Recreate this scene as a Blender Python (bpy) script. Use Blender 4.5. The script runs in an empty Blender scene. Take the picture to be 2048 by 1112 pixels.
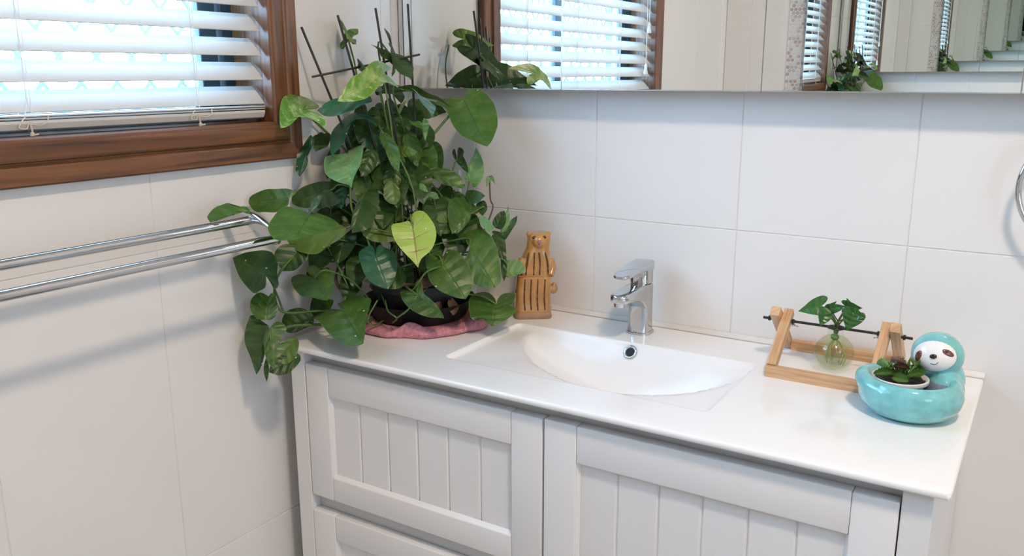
import bpy, bmesh, math, random
from mathutils import Vector, Matrix, noise

random.seed(7)
SC = bpy.context.scene
COL = SC.collection

# ------------------------------------------------------------------ camera
def make_camera():
    cam = bpy.data.cameras.new('camera')
    ob = bpy.data.objects.new('camera', cam)
    COL.objects.link(ob)
    yaw, pit, rol, f = -0.56116, -0.23213, -0.00187, 1726.67
    fw = Vector((math.sin(yaw)*math.cos(pit), math.cos(yaw)*math.cos(pit), math.sin(pit)))
    r = Vector((math.cos(yaw), -math.sin(yaw), 0)); u = r.cross(fw)
    r2 = math.cos(rol)*r + math.sin(rol)*u
    u2 = -math.sin(rol)*r + math.cos(rol)*u
    M = Matrix((r2, u2, -fw)).transposed().to_4x4()
    M.translation = Vector((1.18610, -1.49212, 1.33882))
    ob.matrix_world = M
    cam.sensor_fit = 'HORIZONTAL'; cam.sensor_width = 36.0
    cam.lens = f*36.0/2048.0
    cam.clip_start = 0.02
    SC.camera = ob
make_camera()

# ------------------------------------------------------------------ daylight, ceiling lamp, exposure
W = bpy.data.worlds.new('daylight'); SC.world = W
W.use_nodes = True
bg = W.node_tree.nodes['Background']
bg.inputs[0].default_value = (0.41, 0.69, 1.0, 1); bg.inputs[1].default_value = 24.5

def area(name, loc, target, size, power, color, shape='DISK', size_y=None, portal=False):
    l = bpy.data.lights.new(name, 'AREA'); l.shape = shape; l.size = size
    if size_y: l.size_y = size_y
    l.energy = power; l.color = color
    o = bpy.data.objects.new(name, l); COL.objects.link(o)
    o.location = loc
    o.rotation_euler = (Vector(target)-Vector(loc)).to_track_quat('-Z', 'Y').to_euler()
    if portal: l.cycles.is_portal = True
    return o
area('ceiling_lamp', (1.45, -1.12, 2.56), (1.45, -1.12, 0), 0.20, 22.0, (1.0, 0.79, 0.60))
area('window_portal', (-0.30, -0.89, 1.72), (1.0, -0.89, 1.72), 1.0, 1.0, (1, 1, 1), 'RECTANGLE', 1.0, True)

area('fill_window_portal', (2.42, -1.40, 1.55), (0.0, -1.40, 1.55), 0.80, 1.0, (1, 1, 1), 'RECTANGLE', 0.90, True)  # samples the sky through the added fill window

SC.view_settings.view_transform = 'Standard'
SC.view_settings.look = 'None'
SC.view_settings.gamma = 1.0
SC.view_settings.use_curve_mapping = False
SC.view_settings.exposure = 0.25
SC.cycles.use_denoising = True
SC.cycles.max_bounces = 12
SC.cycles.diffuse_bounces = 5
SC.cycles.glossy_bounces = 10
SC.cycles.transparent_max_bounces = 24
SC.cycles.sample_clamp_indirect = 6.0
SC.cycles.caustics_reflective = False
SC.cycles.caustics_refractive = False

# ------------------------------------------------------------------ materials
def NT(name):
    m = bpy.data.materials.new(name); m.use_nodes = True
    nt = m.node_tree
    return m, nt, nt.nodes['Principled BSDF']
def setp(b, **k):
    for kk, v in k.items():
        b.inputs[kk.replace('_', ' ')].default_value = v
def C4(c): return (c[0], c[1], c[2], 1)
def plain(name, col, rough=0.4, metal=0.0, noise_amt=0.03, noise_scale=8.0, bump=0.0, bump_scale=60.0, coat=0.0, spec=0.5):
    m, nt, b = NT(name)
    setp(b, Roughness=rough, Metallic=metal)
    b.inputs['Coat Weight'].default_value = coat
    b.inputs['Coat Roughness'].default_value = 0.06
    b.inputs['Specular IOR Level'].default_value = spec
    tc = nt.nodes.new('ShaderNodeTexCoord')
    n = nt.nodes.new('ShaderNodeTexNoise'); n.inputs['Scale'].default_value = noise_scale; n.inputs['Detail'].default_value = 4
    nt.links.new(tc.outputs['Object'], n.inputs['Vector'])
    r = nt.nodes.new('ShaderNodeValToRGB')
    r.color_ramp.elements[0].position = 0.3; r.color_ramp.elements[1].position = 0.7
    r.color_ramp.elements[0].color = C4([c*(1-noise_amt) for c in col])
    r.color_ramp.elements[1].color = C4([min(1, c*(1+noise_amt)) for c in col])
    nt.links.new(n.outputs[0], r.inputs[0]); nt.links.new(r.outputs[0], b.inputs['Base Color'])
    if bump:
        n2 = nt.nodes.new('ShaderNodeTexNoise'); n2.inputs['Scale'].default_value = bump_scale
        nt.links.new(tc.outputs['Object'], n2.inputs['Vector'])
        bp = nt.nodes.new('ShaderNodeBump'); bp.inputs['Strength'].default_value = bump; bp.inputs['Distance'].default_value = 0.002
        nt.links.new(n2.outputs[0], bp.inputs['Height']); nt.links.new(bp.outputs[0], b.inputs['Normal'])
    return m
def math_node(nt, op, a, bb=None, clamp=False):
    n = nt.nodes.new('ShaderNodeMath'); n.operation = op; n.use_clamp = clamp
    for i, v in enumerate((a, bb)):
        if v is None: continue
        if isinstance(v, (int, float)): n.inputs[i].default_value = v
        else: nt.links.new(v, n.inputs[i])
    return n.outputs[0]
def mixcol(nt, fac, a, bb):
    n = nt.nodes.new('ShaderNodeMix'); n.data_type = 'RGBA'
    for sock, v in ((n.inputs[0], fac), (n.inputs[6], a), (n.inputs[7], bb)):
        if isinstance(v, (int, float)): sock.default_value = v
        elif isinstance(v, tuple): sock.default_value = C4(v)
        else: nt.links.new(v, sock)
    return n.outputs[2]
def wood(name, dark, light, rough=0.35, su=4.0, sv=90.0, coat=0.3):
    m, nt, b = NT(name)
    tc = nt.nodes.new('ShaderNodeTexCoord')
    mp = nt.nodes.new('ShaderNodeMapping'); mp.inputs['Scale'].default_value = (su, sv, 1)
    nt.links.new(tc.outputs['UV'], mp.inputs[0])
    oi = nt.nodes.new('ShaderNodeObjectInfo')
    n = nt.nodes.new('ShaderNodeTexNoise'); n.noise_dimensions = '4D'
    n.inputs['Scale'].default_value = 1.0; n.inputs['Detail'].default_value = 6; n.inputs['Roughness'].default_value = 0.6
    n.inputs['Distortion'].default_value = 0.6
    nt.links.new(mp.outputs[0], n.inputs['Vector'])
    nt.links.new(math_node(nt, 'MULTIPLY', oi.outputs['Random'], 40.0), n.inputs['W'])
    r = nt.nodes.new('ShaderNodeValToRGB')
    r.color_ramp.elements[0].position = 0.36; r.color_ramp.elements[1].position = 0.65
    r.color_ramp.elements[0].color = C4(dark); r.color_ramp.elements[1].color = C4(light)
    nt.links.new(n.outputs[0], r.inputs[0]); nt.links.new(r.outputs[0], b.inputs['Base Color'])
    bp = nt.nodes.new('ShaderNodeBump'); bp.inputs['Strength'].default_value = 0.15; bp.inputs['Distance'].default_value = 0.001
    nt.links.new(n.outputs[0], bp.inputs['Height']); nt.links.new(bp.outputs[0], b.inputs['Normal'])
    setp(b, Roughness=rough); b.inputs['Coat Weight'].default_value = coat; b.inputs['Coat Roughness'].default_value = 0.2
    return m
def thin_glass(name, tint=(1, 1, 1), gloss=0.5, haze=0.0, hazecol=(1, 1, 1), bump=0.0):
    """thin pane: clear transmission, Fresnel mirror reflection and a little haze"""
    m = bpy.data.materials.new(name); m.use_nodes = True; nt = m.node_tree
    nt.nodes.remove(nt.nodes['Principled BSDF'])
    out = nt.nodes['Material Output']
    tr = nt.nodes.new('ShaderNodeBsdfTransparent'); tr.inputs[0].default_value = C4(tint)
    gl = nt.nodes.new('ShaderNodeBsdfGlossy'); gl.inputs['Roughness'].default_value = 0.03
    lw = nt.nodes.new('ShaderNodeLayerWeight'); lw.inputs[0].default_value = 0.5
    fac = math_node(nt, 'MULTIPLY', lw.outputs['Facing'], 1.0)
    fac = math_node(nt, 'POWER', fac, 4.0)
    fac = math_node(nt, 'ADD', math_node(nt, 'MULTIPLY', fac, gloss), 0.035)
    mx = nt.nodes.new('ShaderNodeMixShader')
    nt.links.new(fac, mx.inputs[0]); nt.links.new(tr.outputs[0], mx.inputs[1]); nt.links.new(gl.outputs[0], mx.inputs[2])
    if bump:
        tc = nt.nodes.new('ShaderNodeTexCoord')
        n2 = nt.nodes.new('ShaderNodeTexNoise'); n2.inputs['Scale'].default_value = 90
        nt.links.new(tc.outputs['Object'], n2.inputs['Vector'])
        bp = nt.nodes.new('ShaderNodeBump'); bp.inputs['Strength'].default_value = bump; bp.inputs['Distance'].default_value = 0.002
        nt.links.new(n2.outputs[0], bp.inputs['Height']); nt.links.new(bp.outputs[0], gl.inputs['Normal'])
    last = mx.outputs[0]
    if haze:
        df = nt.nodes.new('ShaderNodeBsdfTranslucent'); df.inputs[0].default_value = C4(hazecol)
        m2 = nt.nodes.new('ShaderNodeMixShader'); m2.inputs[0].default_value = haze
        nt.links.new(last, m2.inputs[1]); nt.links.new(df.outputs[0], m2.inputs[2]); last = m2.outputs[0]
    nt.links.new(last, out.inputs[0])
    return m

def leaf_mat(name, base, vein, mid, margin, rough=0.36, veins=6.0, vein_amt=0.5, blotch=0.5, fw=14.0, mw=26.0):
    m, nt, b = NT(name)
    tc = nt.nodes.new('ShaderNodeTexCoord'); sp = nt.nodes.new('ShaderNodeSeparateXYZ')
    nt.links.new(tc.outputs['UV'], sp.inputs[0])
    r = math_node(nt, 'ABSOLUTE', math_node(nt, 'SUBTRACT', math_node(nt, 'MULTIPLY', sp.outputs[0], 2.0), 1.0))
    n = nt.nodes.new('ShaderNodeTexNoise'); n.inputs['Scale'].default_value = 32; n.inputs['Detail'].default_value = 6; n.inputs['Roughness'].default_value = 0.65
    nt.links.new(tc.outputs['Object'], n.inputs['Vector'])
    n2 = nt.nodes.new('ShaderNodeTexNoise'); n2.inputs['Scale'].default_value = 110; n2.inputs['Detail'].default_value = 3
    nt.links.new(tc.outputs['Object'], n2.inputs['Vector'])
    k = math_node(nt, 'ADD', math_node(nt, 'MULTIPLY', sp.outputs[1], veins), math_node(nt, 'MULTIPLY', n.outputs[0], 0.55))
    d = math_node(nt, 'MULTIPLY', math_node(nt, 'ABSOLUTE', math_node(nt, 'SUBTRACT', math_node(nt, 'FRACT', k), 0.5)), 2.0)  # 0 at the vein
    soft = math_node(nt, 'SUBTRACT', 1.0, math_node(nt, 'MULTIPLY', d, 3.0), True)
    fine = math_node(nt, 'SUBTRACT', 1.0, math_node(nt, 'MULTIPLY', d, fw), True)
    fade = math_node(nt, 'SUBTRACT', 1.0, math_node(nt, 'MULTIPLY', r, 0.9), True)
    bl = math_node(nt, 'MULTIPLY', math_node(nt, 'SUBTRACT', n2.outputs[0], 0.40), 3.5, True)
    oi = nt.nodes.new('ShaderNodeObjectInfo')
    dark = tuple(c*0.66 for c in base)
    c0 = mixcol(nt, oi.outputs['Random'], dark, base)
    patch = math_node(nt, 'MULTIPLY', math_node(nt, 'MULTIPLY', math_node(nt, 'SUBTRACT', n.outputs[0], 0.44), 4.0, True), math_node(nt, 'SUBTRACT', 1.0, math_node(nt, 'MULTIPLY', r, 0.8)))
    c0 = mixcol(nt, math_node(nt, 'MULTIPLY', patch, blotch), c0, vein)
    c1 = mixcol(nt, math_node(nt, 'MULTIPLY', math_node(nt, 'MULTIPLY', soft, bl), blotch), c0, vein)
    c2 = mixcol(nt, math_node(nt, 'MULTIPLY', math_node(nt, 'MULTIPLY', fine, fade), vein_amt), c1, mid)
    mr = math_node(nt, 'SUBTRACT', 1.0, math_node(nt, 'MULTIPLY', r, mw), True)
    c3 = mixcol(nt, math_node(nt, 'MULTIPLY', mr, 0.85), c2, mid)
    mg = math_node(nt, 'MULTIPLY', math_node(nt, 'SUBTRACT', r, 0.955), 30.0, True)
    c4 = mixcol(nt, math_node(nt, 'MULTIPLY', mg, 0.6), c3, margin)
    vo = nt.nodes.new('ShaderNodeTexVoronoi'); vo.inputs['Scale'].default_value = 85
    nt.links.new(tc.outputs['Object'], vo.inputs['Vector'])
    sc = nt.nodes.new('ShaderNodeSeparateColor'); nt.links.new(vo.outputs['Color'], sc.inputs[0])
    dot = math_node(nt, 'MULTIPLY', math_node(nt, 'LESS_THAN', vo.outputs['Distance'], 0.13), math_node(nt, 'GREATER_THAN', sc.outputs[0], 0.93))
    c4 = mixcol(nt, math_node(nt, 'MULTIPLY', dot, 0.75), c4, (0.75, 0.78, 0.74))
    nt.links.new(c4, b.inputs['Base Color'])
    bp = nt.nodes.new('ShaderNodeBump'); bp.inputs['Strength'].default_value = 0.28; bp.inputs['Distance'].default_value = 0.0030
    h = math_node(nt, 'ADD', math_node(nt, 'MULTIPLY', d, 1.0), math_node(nt, 'MULTIPLY', math_node(nt, 'MULTIPLY', r, 12.0, True), 0.6))
    nt.links.new(h, bp.inputs['Height']); nt.links.new(bp.outputs[0], b.inputs['Normal'])
    setp(b, Roughness=rough)
    b.inputs['Specular IOR Level'].default_value = 0.4
    out = nt.nodes['Material Output']
    tl = nt.nodes.new('ShaderNodeBsdfTranslucent'); nt.links.new(c4, tl.inputs[0])
    mx = nt.nodes.new('ShaderNodeMixShader'); mx.inputs[0].default_value = 0.14
    nt.links.new(b.outputs[0], mx.inputs[1]); nt.links.new(tl.outputs[0], mx.inputs[2]); nt.links.new(mx.outputs[0], out.inputs[0])
    return m

M = {}
M['tile'] = plain('white glazed tile', (0.80, 0.785, 0.765), 0.12, noise_amt=0.012, noise_scale=3)
M['grout'] = plain('grout', (0.79, 0.775, 0.76), 0.8, noise_scale=40)
M['plaster'] = plain('white ceiling paint', (0.82, 0.81, 0.79), 0.7)
M['floor'] = plain('grey floor tile', (0.45, 0.44, 0.42), 0.35)
M['ceramic'] = plain('white vitreous china', (0.86, 0.855, 0.85), 0.09, noise_amt=0.004)
M['paint'] = plain('white satin cabinet paint', (0.79, 0.785, 0.785), 0.33, noise_amt=0.01)
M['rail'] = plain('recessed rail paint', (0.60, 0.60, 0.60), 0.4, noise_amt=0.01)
M['chrome'] = plain('polished chrome', (0.58, 0.59, 0.61), 0.045, 1.0, noise_amt=0.005)
M['black'] = plain('black plastic', (0.010, 0.011, 0.013), 0.5, spec=0.35)
M['blackmetal'] = plain('black coated wire', (0.014, 0.015, 0.015), 0.4)
M['alu'] = plain('dark window aluminium', (0.035, 0.055, 0.065), 0.35, 0.3)
M['mirror'] = plain('silvered mirror', (0.90, 0.93, 0.92), 0.0, 1.0, noise_amt=0.0)
M['alum'] = plain('brushed aluminium edge', (0.62, 0.62, 0.63), 0.25, 0.9)
M['white_pl'] = plain('white plastic', (0.80, 0.79, 0.77), 0.3)
M['slat'] = plain('white blind slat', (0.60, 0.585, 0.555), 0.35, noise_amt=0.01)
M['cord'] = plain('white blind cord', (0.80, 0.80, 0.79), 0.7)
M['cordold'] = plain('yellowed cord', (0.62, 0.56, 0.48), 0.8)
M['wood'] = wood('red brown varnished hardwood', (0.060, 0.021, 0.0075), (0.25, 0.100, 0.035), 0.42, 3.0, 130.0, coat=0.12)
M['pine'] = wood('pale pine', (0.47, 0.26, 0.125), (0.70, 0.45, 0.26), 0.5, 9.0, 160.0, 0.0)
M['frosted'] = thin_glass('fill window glass', (0.50, 0.45, 0.43), 0.25, 0.12, (0.65, 0.60, 0.56))  # glass of the added window, its tint sets the fill strength
M['grille'] = plain('grey security mesh', (0.07, 0.10, 0.14), 0.5)
M['sky_blocker'] = plain('painted eave', (0.55, 0.55, 0.53), 0.7)  # for the slab added outside to hold back high sky light
M['pane'] = thin_glass('obscure window glass', (0.96, 0.98, 1.0), 0.25, 0.05, (0.85, 0.93, 1.0), 0.3)
M['terry'] = plain('pink terry towelling', (0.60, 0.24, 0.28), 0.95, noise_amt=0.25, noise_scale=160, bump=1.0, bump_scale=420)
M['soil'] = plain('dark potting soil', (0.03, 0.025, 0.02), 0.9, bump=1.0, bump_scale=120)
M['deadleaf'] = plain('dry brown leaf', (0.26, 0.13, 0.07), 0.7, noise_amt=0.35, noise_scale=50)
M['stem'] = plain('green stem', (0.075, 0.145, 0.030), 0.4, noise_amt=0.2)
M['stembrown'] = plain('woody stem', (0.085, 0.065, 0.035), 0.6, noise_amt=0.3)
M['shoot'] = plain('pale green shoot', (0.30, 0.40, 0.14), 0.4)
M['D'] = leaf_mat('dark leaf', (0.028, 0.078, 0.012), (0.065, 0.150, 0.027), (0.05, 0.125, 0.022), (0.065, 0.15, 0.03))
M['M'] = leaf_mat('mid green leaf', (0.050, 0.132, 0.018), (0.155, 0.265, 0.050), (0.034, 0.075, 0.016), (0.12, 0.21, 0.045), blotch=0.6)
M['T'] = leaf_mat('green leaf with window sheen tint', (0.024, 0.110, 0.045), (0.05, 0.17, 0.075), (0.03, 0.08, 0.04), (0.06, 0.2, 0.1), 0.33)  # bluish reflection of the window mixed into the leaf's base colour
M['G'] = leaf_mat('light green leaf', (0.135, 0.29, 0.090), (0.33, 0.48, 0.20), (0.19, 0.24, 0.075), (0.34, 0.48, 0.22), blotch=0.75)
M['L'] = leaf_mat('lime variegated leaf', (0.135, 0.32, 0.036), (0.56, 0.66, 0.27), (0.26, 0.24, 0.07), (0.42, 0.56, 0.12), 0.3, vein_amt=0.85, blotch=0.9)
M['Y'] = leaf_mat('yellow lime leaf', (0.36, 0.50, 0.075), (0.58, 0.60, 0.22), (0.22, 0.075, 0.045), (0.40, 0.56, 0.12), 0.36, 5.0, 1.0, 0.6, 8.0, 17.0)
M['O'] = leaf_mat('olive leaf', (0.105, 0.205, 0.030), (0.18, 0.27, 0.05), (0.12, 0.10, 0.03), (0.18, 0.28, 0.06))
M['tan'] = plain('tan glaze', (0.46, 0.225, 0.060), 0.14, noise_amt=0.18, noise_scale=35, coat=0.5)
M['clay'] = plain('bare clay edge', (0.36, 0.20, 0.12), 0.6, noise_amt=0.15, noise_scale=60)
M['stripe'] = plain('dark brown glaze stripe', (0.105, 0.038, 0.014), 0.25, noise_amt=0.3, noise_scale=90)
M['nose'] = plain('pink glaze', (0.42, 0.15, 0.14), 0.2)
M['eyedark'] = plain('dark glaze', (0.02, 0.018, 0.015), 0.12)
M['turq'] = plain('turquoise crackle glaze', (0.175, 0.50, 0.515), 0.11, noise_amt=0.16, noise_scale=55, coat=0.6)
M['bluegrey'] = plain('grey blue inner glaze', (0.23, 0.29, 0.37), 0.15)
M['facewhite'] = plain('white glazed face', (0.84, 0.83, 0.82), 0.12)
M['facebrown'] = plain('brown glazed eye patch', (0.16, 0.062, 0.036), 0.2)
M['flytrap'] = plain('flytrap green', (0.10, 0.20, 0.035), 0.4, noise_amt=0.3, noise_scale=70)
M['flyred'] = plain('flytrap reddish', (0.16, 0.065, 0.045), 0.5, noise_amt=0.4, noise_scale=70)
M['cut'] = leaf_mat('cutting leaf', (0.032, 0.125, 0.022), (0.055, 0.17, 0.035), (0.09, 0.2, 0.05), (0.06, 0.16, 0.04), 0.25)
M['root'] = plain('pale root', (0.36, 0.42, 0.18), 0.6)
M['vase'] = thin_glass('clear vase glass', (0.96, 0.975, 0.965), 0.45)
M['water'] = thin_glass('tinted water', (0.90, 0.915, 0.78), 0.1)
M['p_white'] = plain('white penny tile', (0.66, 0.66, 0.65), 0.2)
M['p_pink'] = plain('pink penny tile', (0.47, 0.36, 0.36), 0.2)
M['p_grey'] = plain('grey penny tile', (0.48, 0.47, 0.45), 0.2)
M['sil'] = plain('silicone bead', (0.72, 0.70, 0.68), 0.4)

# ------------------------------------------------------------------ object helpers
ORG = {}
def tag(o, label=None, cat=None, group=None, kind=None):
    if label: o['label'] = label
    if cat: o['category'] = cat
    if group: o['group'] = group
    if kind: o['kind'] = kind
    return o
def thing(name, loc, label=None, cat=None, group=None, kind=None):
    o = bpy.data.objects.new(name, None); COL.objects.link(o)
    o.location = loc; o.empty_display_size = 0.05
    ORG[o.name] = Vector(loc)
    return tag(o, label, cat, group, kind)
def mesh(name, verts, faces, mat, parent=None, smooth=False, uvs=None, base=None, auto=None, recalc=True):
    """a mesh object from world-space vertices; the origin goes to the parent's or to `base`"""
    org = ORG[parent.name] if parent else (Vector(base) if base else Vector((0, 0, 0)))
    me = bpy.data.meshes.new(name)
    me.from_pydata([tuple(Vector(v)-org) for v in verts], [], faces)
    mats = mat if isinstance(mat, list) else [mat]
    for mm in mats: me.materials.append(mm)
    if uvs:
        ul = me.uv_layers.new(name='UVMap')
        for lp in me.loops: ul.data[lp.index].uv = uvs[lp.vertex_index]
    if recalc:
        bm = bmesh.new(); bm.from_mesh(me)
        bmesh.ops.recalc_face_normals(bm, faces=bm.faces[:]); bm.to_mesh(me); bm.free()
    if smooth:
        for p in me.polygons: p.use_smooth = True
    if auto is not None:
        me.set_sharp_from_angle(angle=math.radians(auto))
    o = bpy.data.objects.new(name, me); COL.objects.link(o)
    if parent:
        o.parent = parent
    else:
        o.location = org
    ORG[o.name] = org
    return o
def join(*parts):
    V, F = [], []
    for v, f in parts:
        n = len(V); V += [tuple(x) for x in v]; F += [tuple(i+n for i in ff) for ff in f]
    return V, F
def box(lo, hi, bev=0.0, segs=2):
    lo, hi = [min(a, b) for a, b in zip(lo, hi)], [max(a, b) for a, b in zip(lo, hi)]
    bm = bmesh.new()
    bmesh.ops.create_cube(bm, size=1.0)
    for v in bm.verts:
        v.co = Vector([lo[i] + (v.co[i]+0.5)*(hi[i]-lo[i]) for i in range(3)])
    if bev:
        bev = min(bev, 0.45*min(hi[i]-lo[i] for i in range(3)))
        bmesh.ops.bevel(bm, geom=bm.edges[:], offset=bev, segments=segs, profile=0.5, affect='EDGES')
    bm.verts.index_update()
    V = [v.co.copy() for v in bm.verts]; F = [tuple(v.index for v in f.verts) for f in bm.faces]
    bm.free()
    return V, F
def xform(vf, mat):
    return [mat @ Vector(v) for v in vf[0]], vf[1]
def wbox(name, lo, hi, mat, parent=None, bev=0.0, axis=None, **k):
    """box with UVs that run along its longest axis (grain)"""
    V, F = box(lo, hi, bev)
    d = [abs(b-a) for a, b in zip(lo, hi)]
    ax = d.index(max(d)) if axis is None else axis
    o1, o2 = [i for i in range(3) if i != ax]
    uv = [(v[ax], v[o1]+v[o2]*1.3) for v in V]
    return mesh(name, V, F, mat, parent, uvs=uv, **k)
def catmull(pts, n=6):
    P = [Vector(p) for p in pts]
    if len(P) < 3: 
        return [P[0].lerp(P[-1], i/n) for i in range(n+1)]
    out = []
    Q = [2*P[0]-P[1]] + P + [2*P[-1]-P[-2]]
    for i in range(1, len(Q)-2):
        p0, p1, p2, p3 = Q[i-1:i+3]
        for j in range(n):
            t = j/n
            out.append(0.5*((2*p1)+(p2-p0)*t+(2*p0-5*p1+4*p2-p3)*t*t+(3*p1-p0-3*p2+p3)*t**3))
    out.append(P[-1])
    return out
def tube(pts, rad, segs=8, caps=True):
    P = [Vector(p) for p in pts]; n = len(P)
    R = rad if isinstance(rad, (list, tuple)) else [rad]*n
    V, F = [], []
    prev = None
    for i, p in enumerate(P):
        t = (P[min(i+1, n-1)]-P[max(i-1, 0)]).normalized()
        if prev is None:
            a = Vector((0, 0, 1)) if abs(t.z) < 0.9 else Vector((1, 0, 0))
            x = t.cross(a).normalized()
        else:
            x = (prev - t*prev.dot(t)).normalized()
        prev = x; y = t.cross(x)
        for k in range(segs):
            a = 2*math.pi*k/segs
            V.append(p + (x*math.cos(a)+y*math.sin(a))*R[i])
    for i in range(n-1):
        for k in range(segs):
            k2 = (k+1) % segs
            F.append((i*segs+k, i*segs+k2, (i+1)*segs+k2, (i+1)*segs+k))
    if caps:
        F.append(tuple(range(segs-1, -1, -1))); F.append(tuple((n-1)*segs+k for k in range(segs)))
    return V, F
def lathe(profile, center, segs=40, caps=(False, False), axis=None, wob=None):
    """profile [(r, z)...]; optional axis rotation matrix"""
    V, F = [], []
    c = Vector(center)
    for i, (r, z) in enumerate(profile):
        for k in range(segs):
            a = 2*math.pi*k/segs
            rr = r*(wob(a, i) if wob else 1)
            v = Vector((rr*math.cos(a), rr*math.sin(a), z))
            if axis: v = axis @ v
            V.append(c+v)
    for i in range(len(profile)-1):
        for k in range(segs):
            k2 = (k+1) % segs
            F.append((i*segs+k, i*segs+k2, (i+1)*segs+k2, (i+1)*segs+k))
    if caps[0]: F.append(tuple(range(segs-1, -1, -1)))
    if caps[1]: F.append(tuple((len(profile)-1)*segs+k for k in range(segs)))
    return V, F
def ball(center, rad, segs=16, rings=10, rot=None):
    V, F = [], []
    c = Vector(center); R = rad if isinstance(rad, (list, tuple)) else (rad,)*3
    def P(th, ph):
        v = Vector((R[0]*math.sin(th)*math.cos(ph), R[1]*math.sin(th)*math.sin(ph), R[2]*math.cos(th)))
        if rot: v = rot @ v
        return c+v
    V.append(P(0, 0))
    for i in range(1, rings):
        for k in range(segs): V.append(P(math.pi*i/rings, 2*math.pi*k/segs))
    V.append(P(math.pi, 0))
    for k in range(segs): F.append((0, 1+k, 1+(k+1) % segs))
    for i in range(rings-2):
        a = 1+i*segs
        for k in range(segs): F.append((a+k, a+segs+k, a+segs+(k+1) % segs, a+(k+1) % segs))
    a = 1+(rings-2)*segs; e = len(V)-1
    for k in range(segs): F.append((a+k, e, a+(k+1) % segs))
    return V, F
def loft(loops, caps=True):
    n = len(loops[0]); V = [v for l in loops for v in l]; F = []
    for i in range(len(loops)-1):
        for k in range(n):
            k2 = (k+1) % n
            F.append((i*n+k, i*n+k2, (i+1)*n+k2, (i+1)*n+k))
    if caps:
        F.append(tuple(range(n-1, -1, -1))); F.append(tuple((len(loops)-1)*n+k for k in range(n)))
    return V, F
def rrect(c, ax, ay, hw, hh, rad, n=5):
    """rounded rectangle loop around c in the plane of ax, ay"""
    c, ax, ay = Vector(c), Vector(ax), Vector(ay); out = []
    rad = min(rad, hw, hh)
    for sx, sy, a0 in ((1, 1, 0), (-1, 1, 90), (-1, -1, 180), (1, -1, 270)):
        for k in range(n+1):
            a = math.radians(a0+90*k/n)
            out.append(c+ax*(sx*(hw-rad)+rad*math.cos(a))+ay*(sy*(hh-rad)+rad*math.sin(a)))
    return out
def union(vf, voxel=0.002, smooth=4, factor=0.5):
    """one continuous surface from overlapping closed shapes"""
    me = bpy.data.meshes.new('tmp'); me.from_pydata([tuple(v) for v in vf[0]], [], vf[1])
    bm = bmesh.new(); bm.from_mesh(me); bmesh.ops.recalc_face_normals(bm, faces=bm.faces[:]); bm.to_mesh(me); bm.free()
    o = bpy.data.objects.new('tmp', me); COL.objects.link(o)
    r = o.modifiers.new('r', 'REMESH'); r.mode = 'VOXEL'; r.voxel_size = voxel
    s = o.modifiers.new('s', 'SMOOTH'); s.iterations = smooth; s.factor = factor
    dg = bpy.context.evaluated_depsgraph_get()
    me2 = bpy.data.meshes.new_from_object(o.evaluated_get(dg))
    V = [v.co.copy() for v in me2.vertices]; F = [tuple(p.vertices) for p in me2.polygons]
    bpy.data.objects.remove(o); bpy.data.meshes.remove(me); bpy.data.meshes.remove(me2)
    return V, F

# ================================================================== room shell
YF, XR, ZC = -2.11, 2.25, 2.60          # front wall, right wall, ceiling
WY0, WY1, WZ0, WZ1 = -1.374, -0.399, 1.242, 2.166   # window hole in the left wall
T = 0.0016
def struct(name, vf, mat, **k):
    return tag(mesh(name, vf[0], vf[1], mat, **k), kind='structure')
struct('floor', box((-0.2, YF-0.1, -0.05), (XR+0.1, 0.1, 0.0)), M['floor'])
struct('ceiling', box((-0.2, YF-0.1, ZC), (XR+0.1, 0.1, ZC+0.05)), M['plaster'])
wall_back = struct('wall_back', box((-0.16, T, 0), (XR+0.1, 0.1, ZC)), M['grout'])
RY0, RY1, RZ0, RZ1 = -1.80, -1.00, 1.10, 2.00      # unseen window added in the right wall for soft fill light
wall_right = struct('wall_right', join(box((XR, YF, 0), (XR+0.1, T, RZ0-0.01)), box((XR, YF, RZ1+0.01), (XR+0.1, T, ZC)), box((XR, YF, RZ0-0.01), (XR+0.1, RY0-0.01, RZ1+0.01)), box((XR, RY1+0.01, RZ0-0.01), (XR+0.1, T, RZ1+0.01))), M['plaster'])
wall_front = struct('wall_front', box((-0.16, YF-0.1, 0), (XR+0.1, YF-T, ZC)), M['grout'])
wall_left = struct('wall_left', join(box((-0.16, YF, 0), (-T, T, WZ0)), box((-0.16, YF, WZ1), (-T, T, ZC)),
                                     box((-0.16, WY1, WZ0), (-T, T, WZ1)), box((-0.16, YF, WZ0), (-T, WY0, WZ1))), M['grout'])
_tiles = {}
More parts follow.
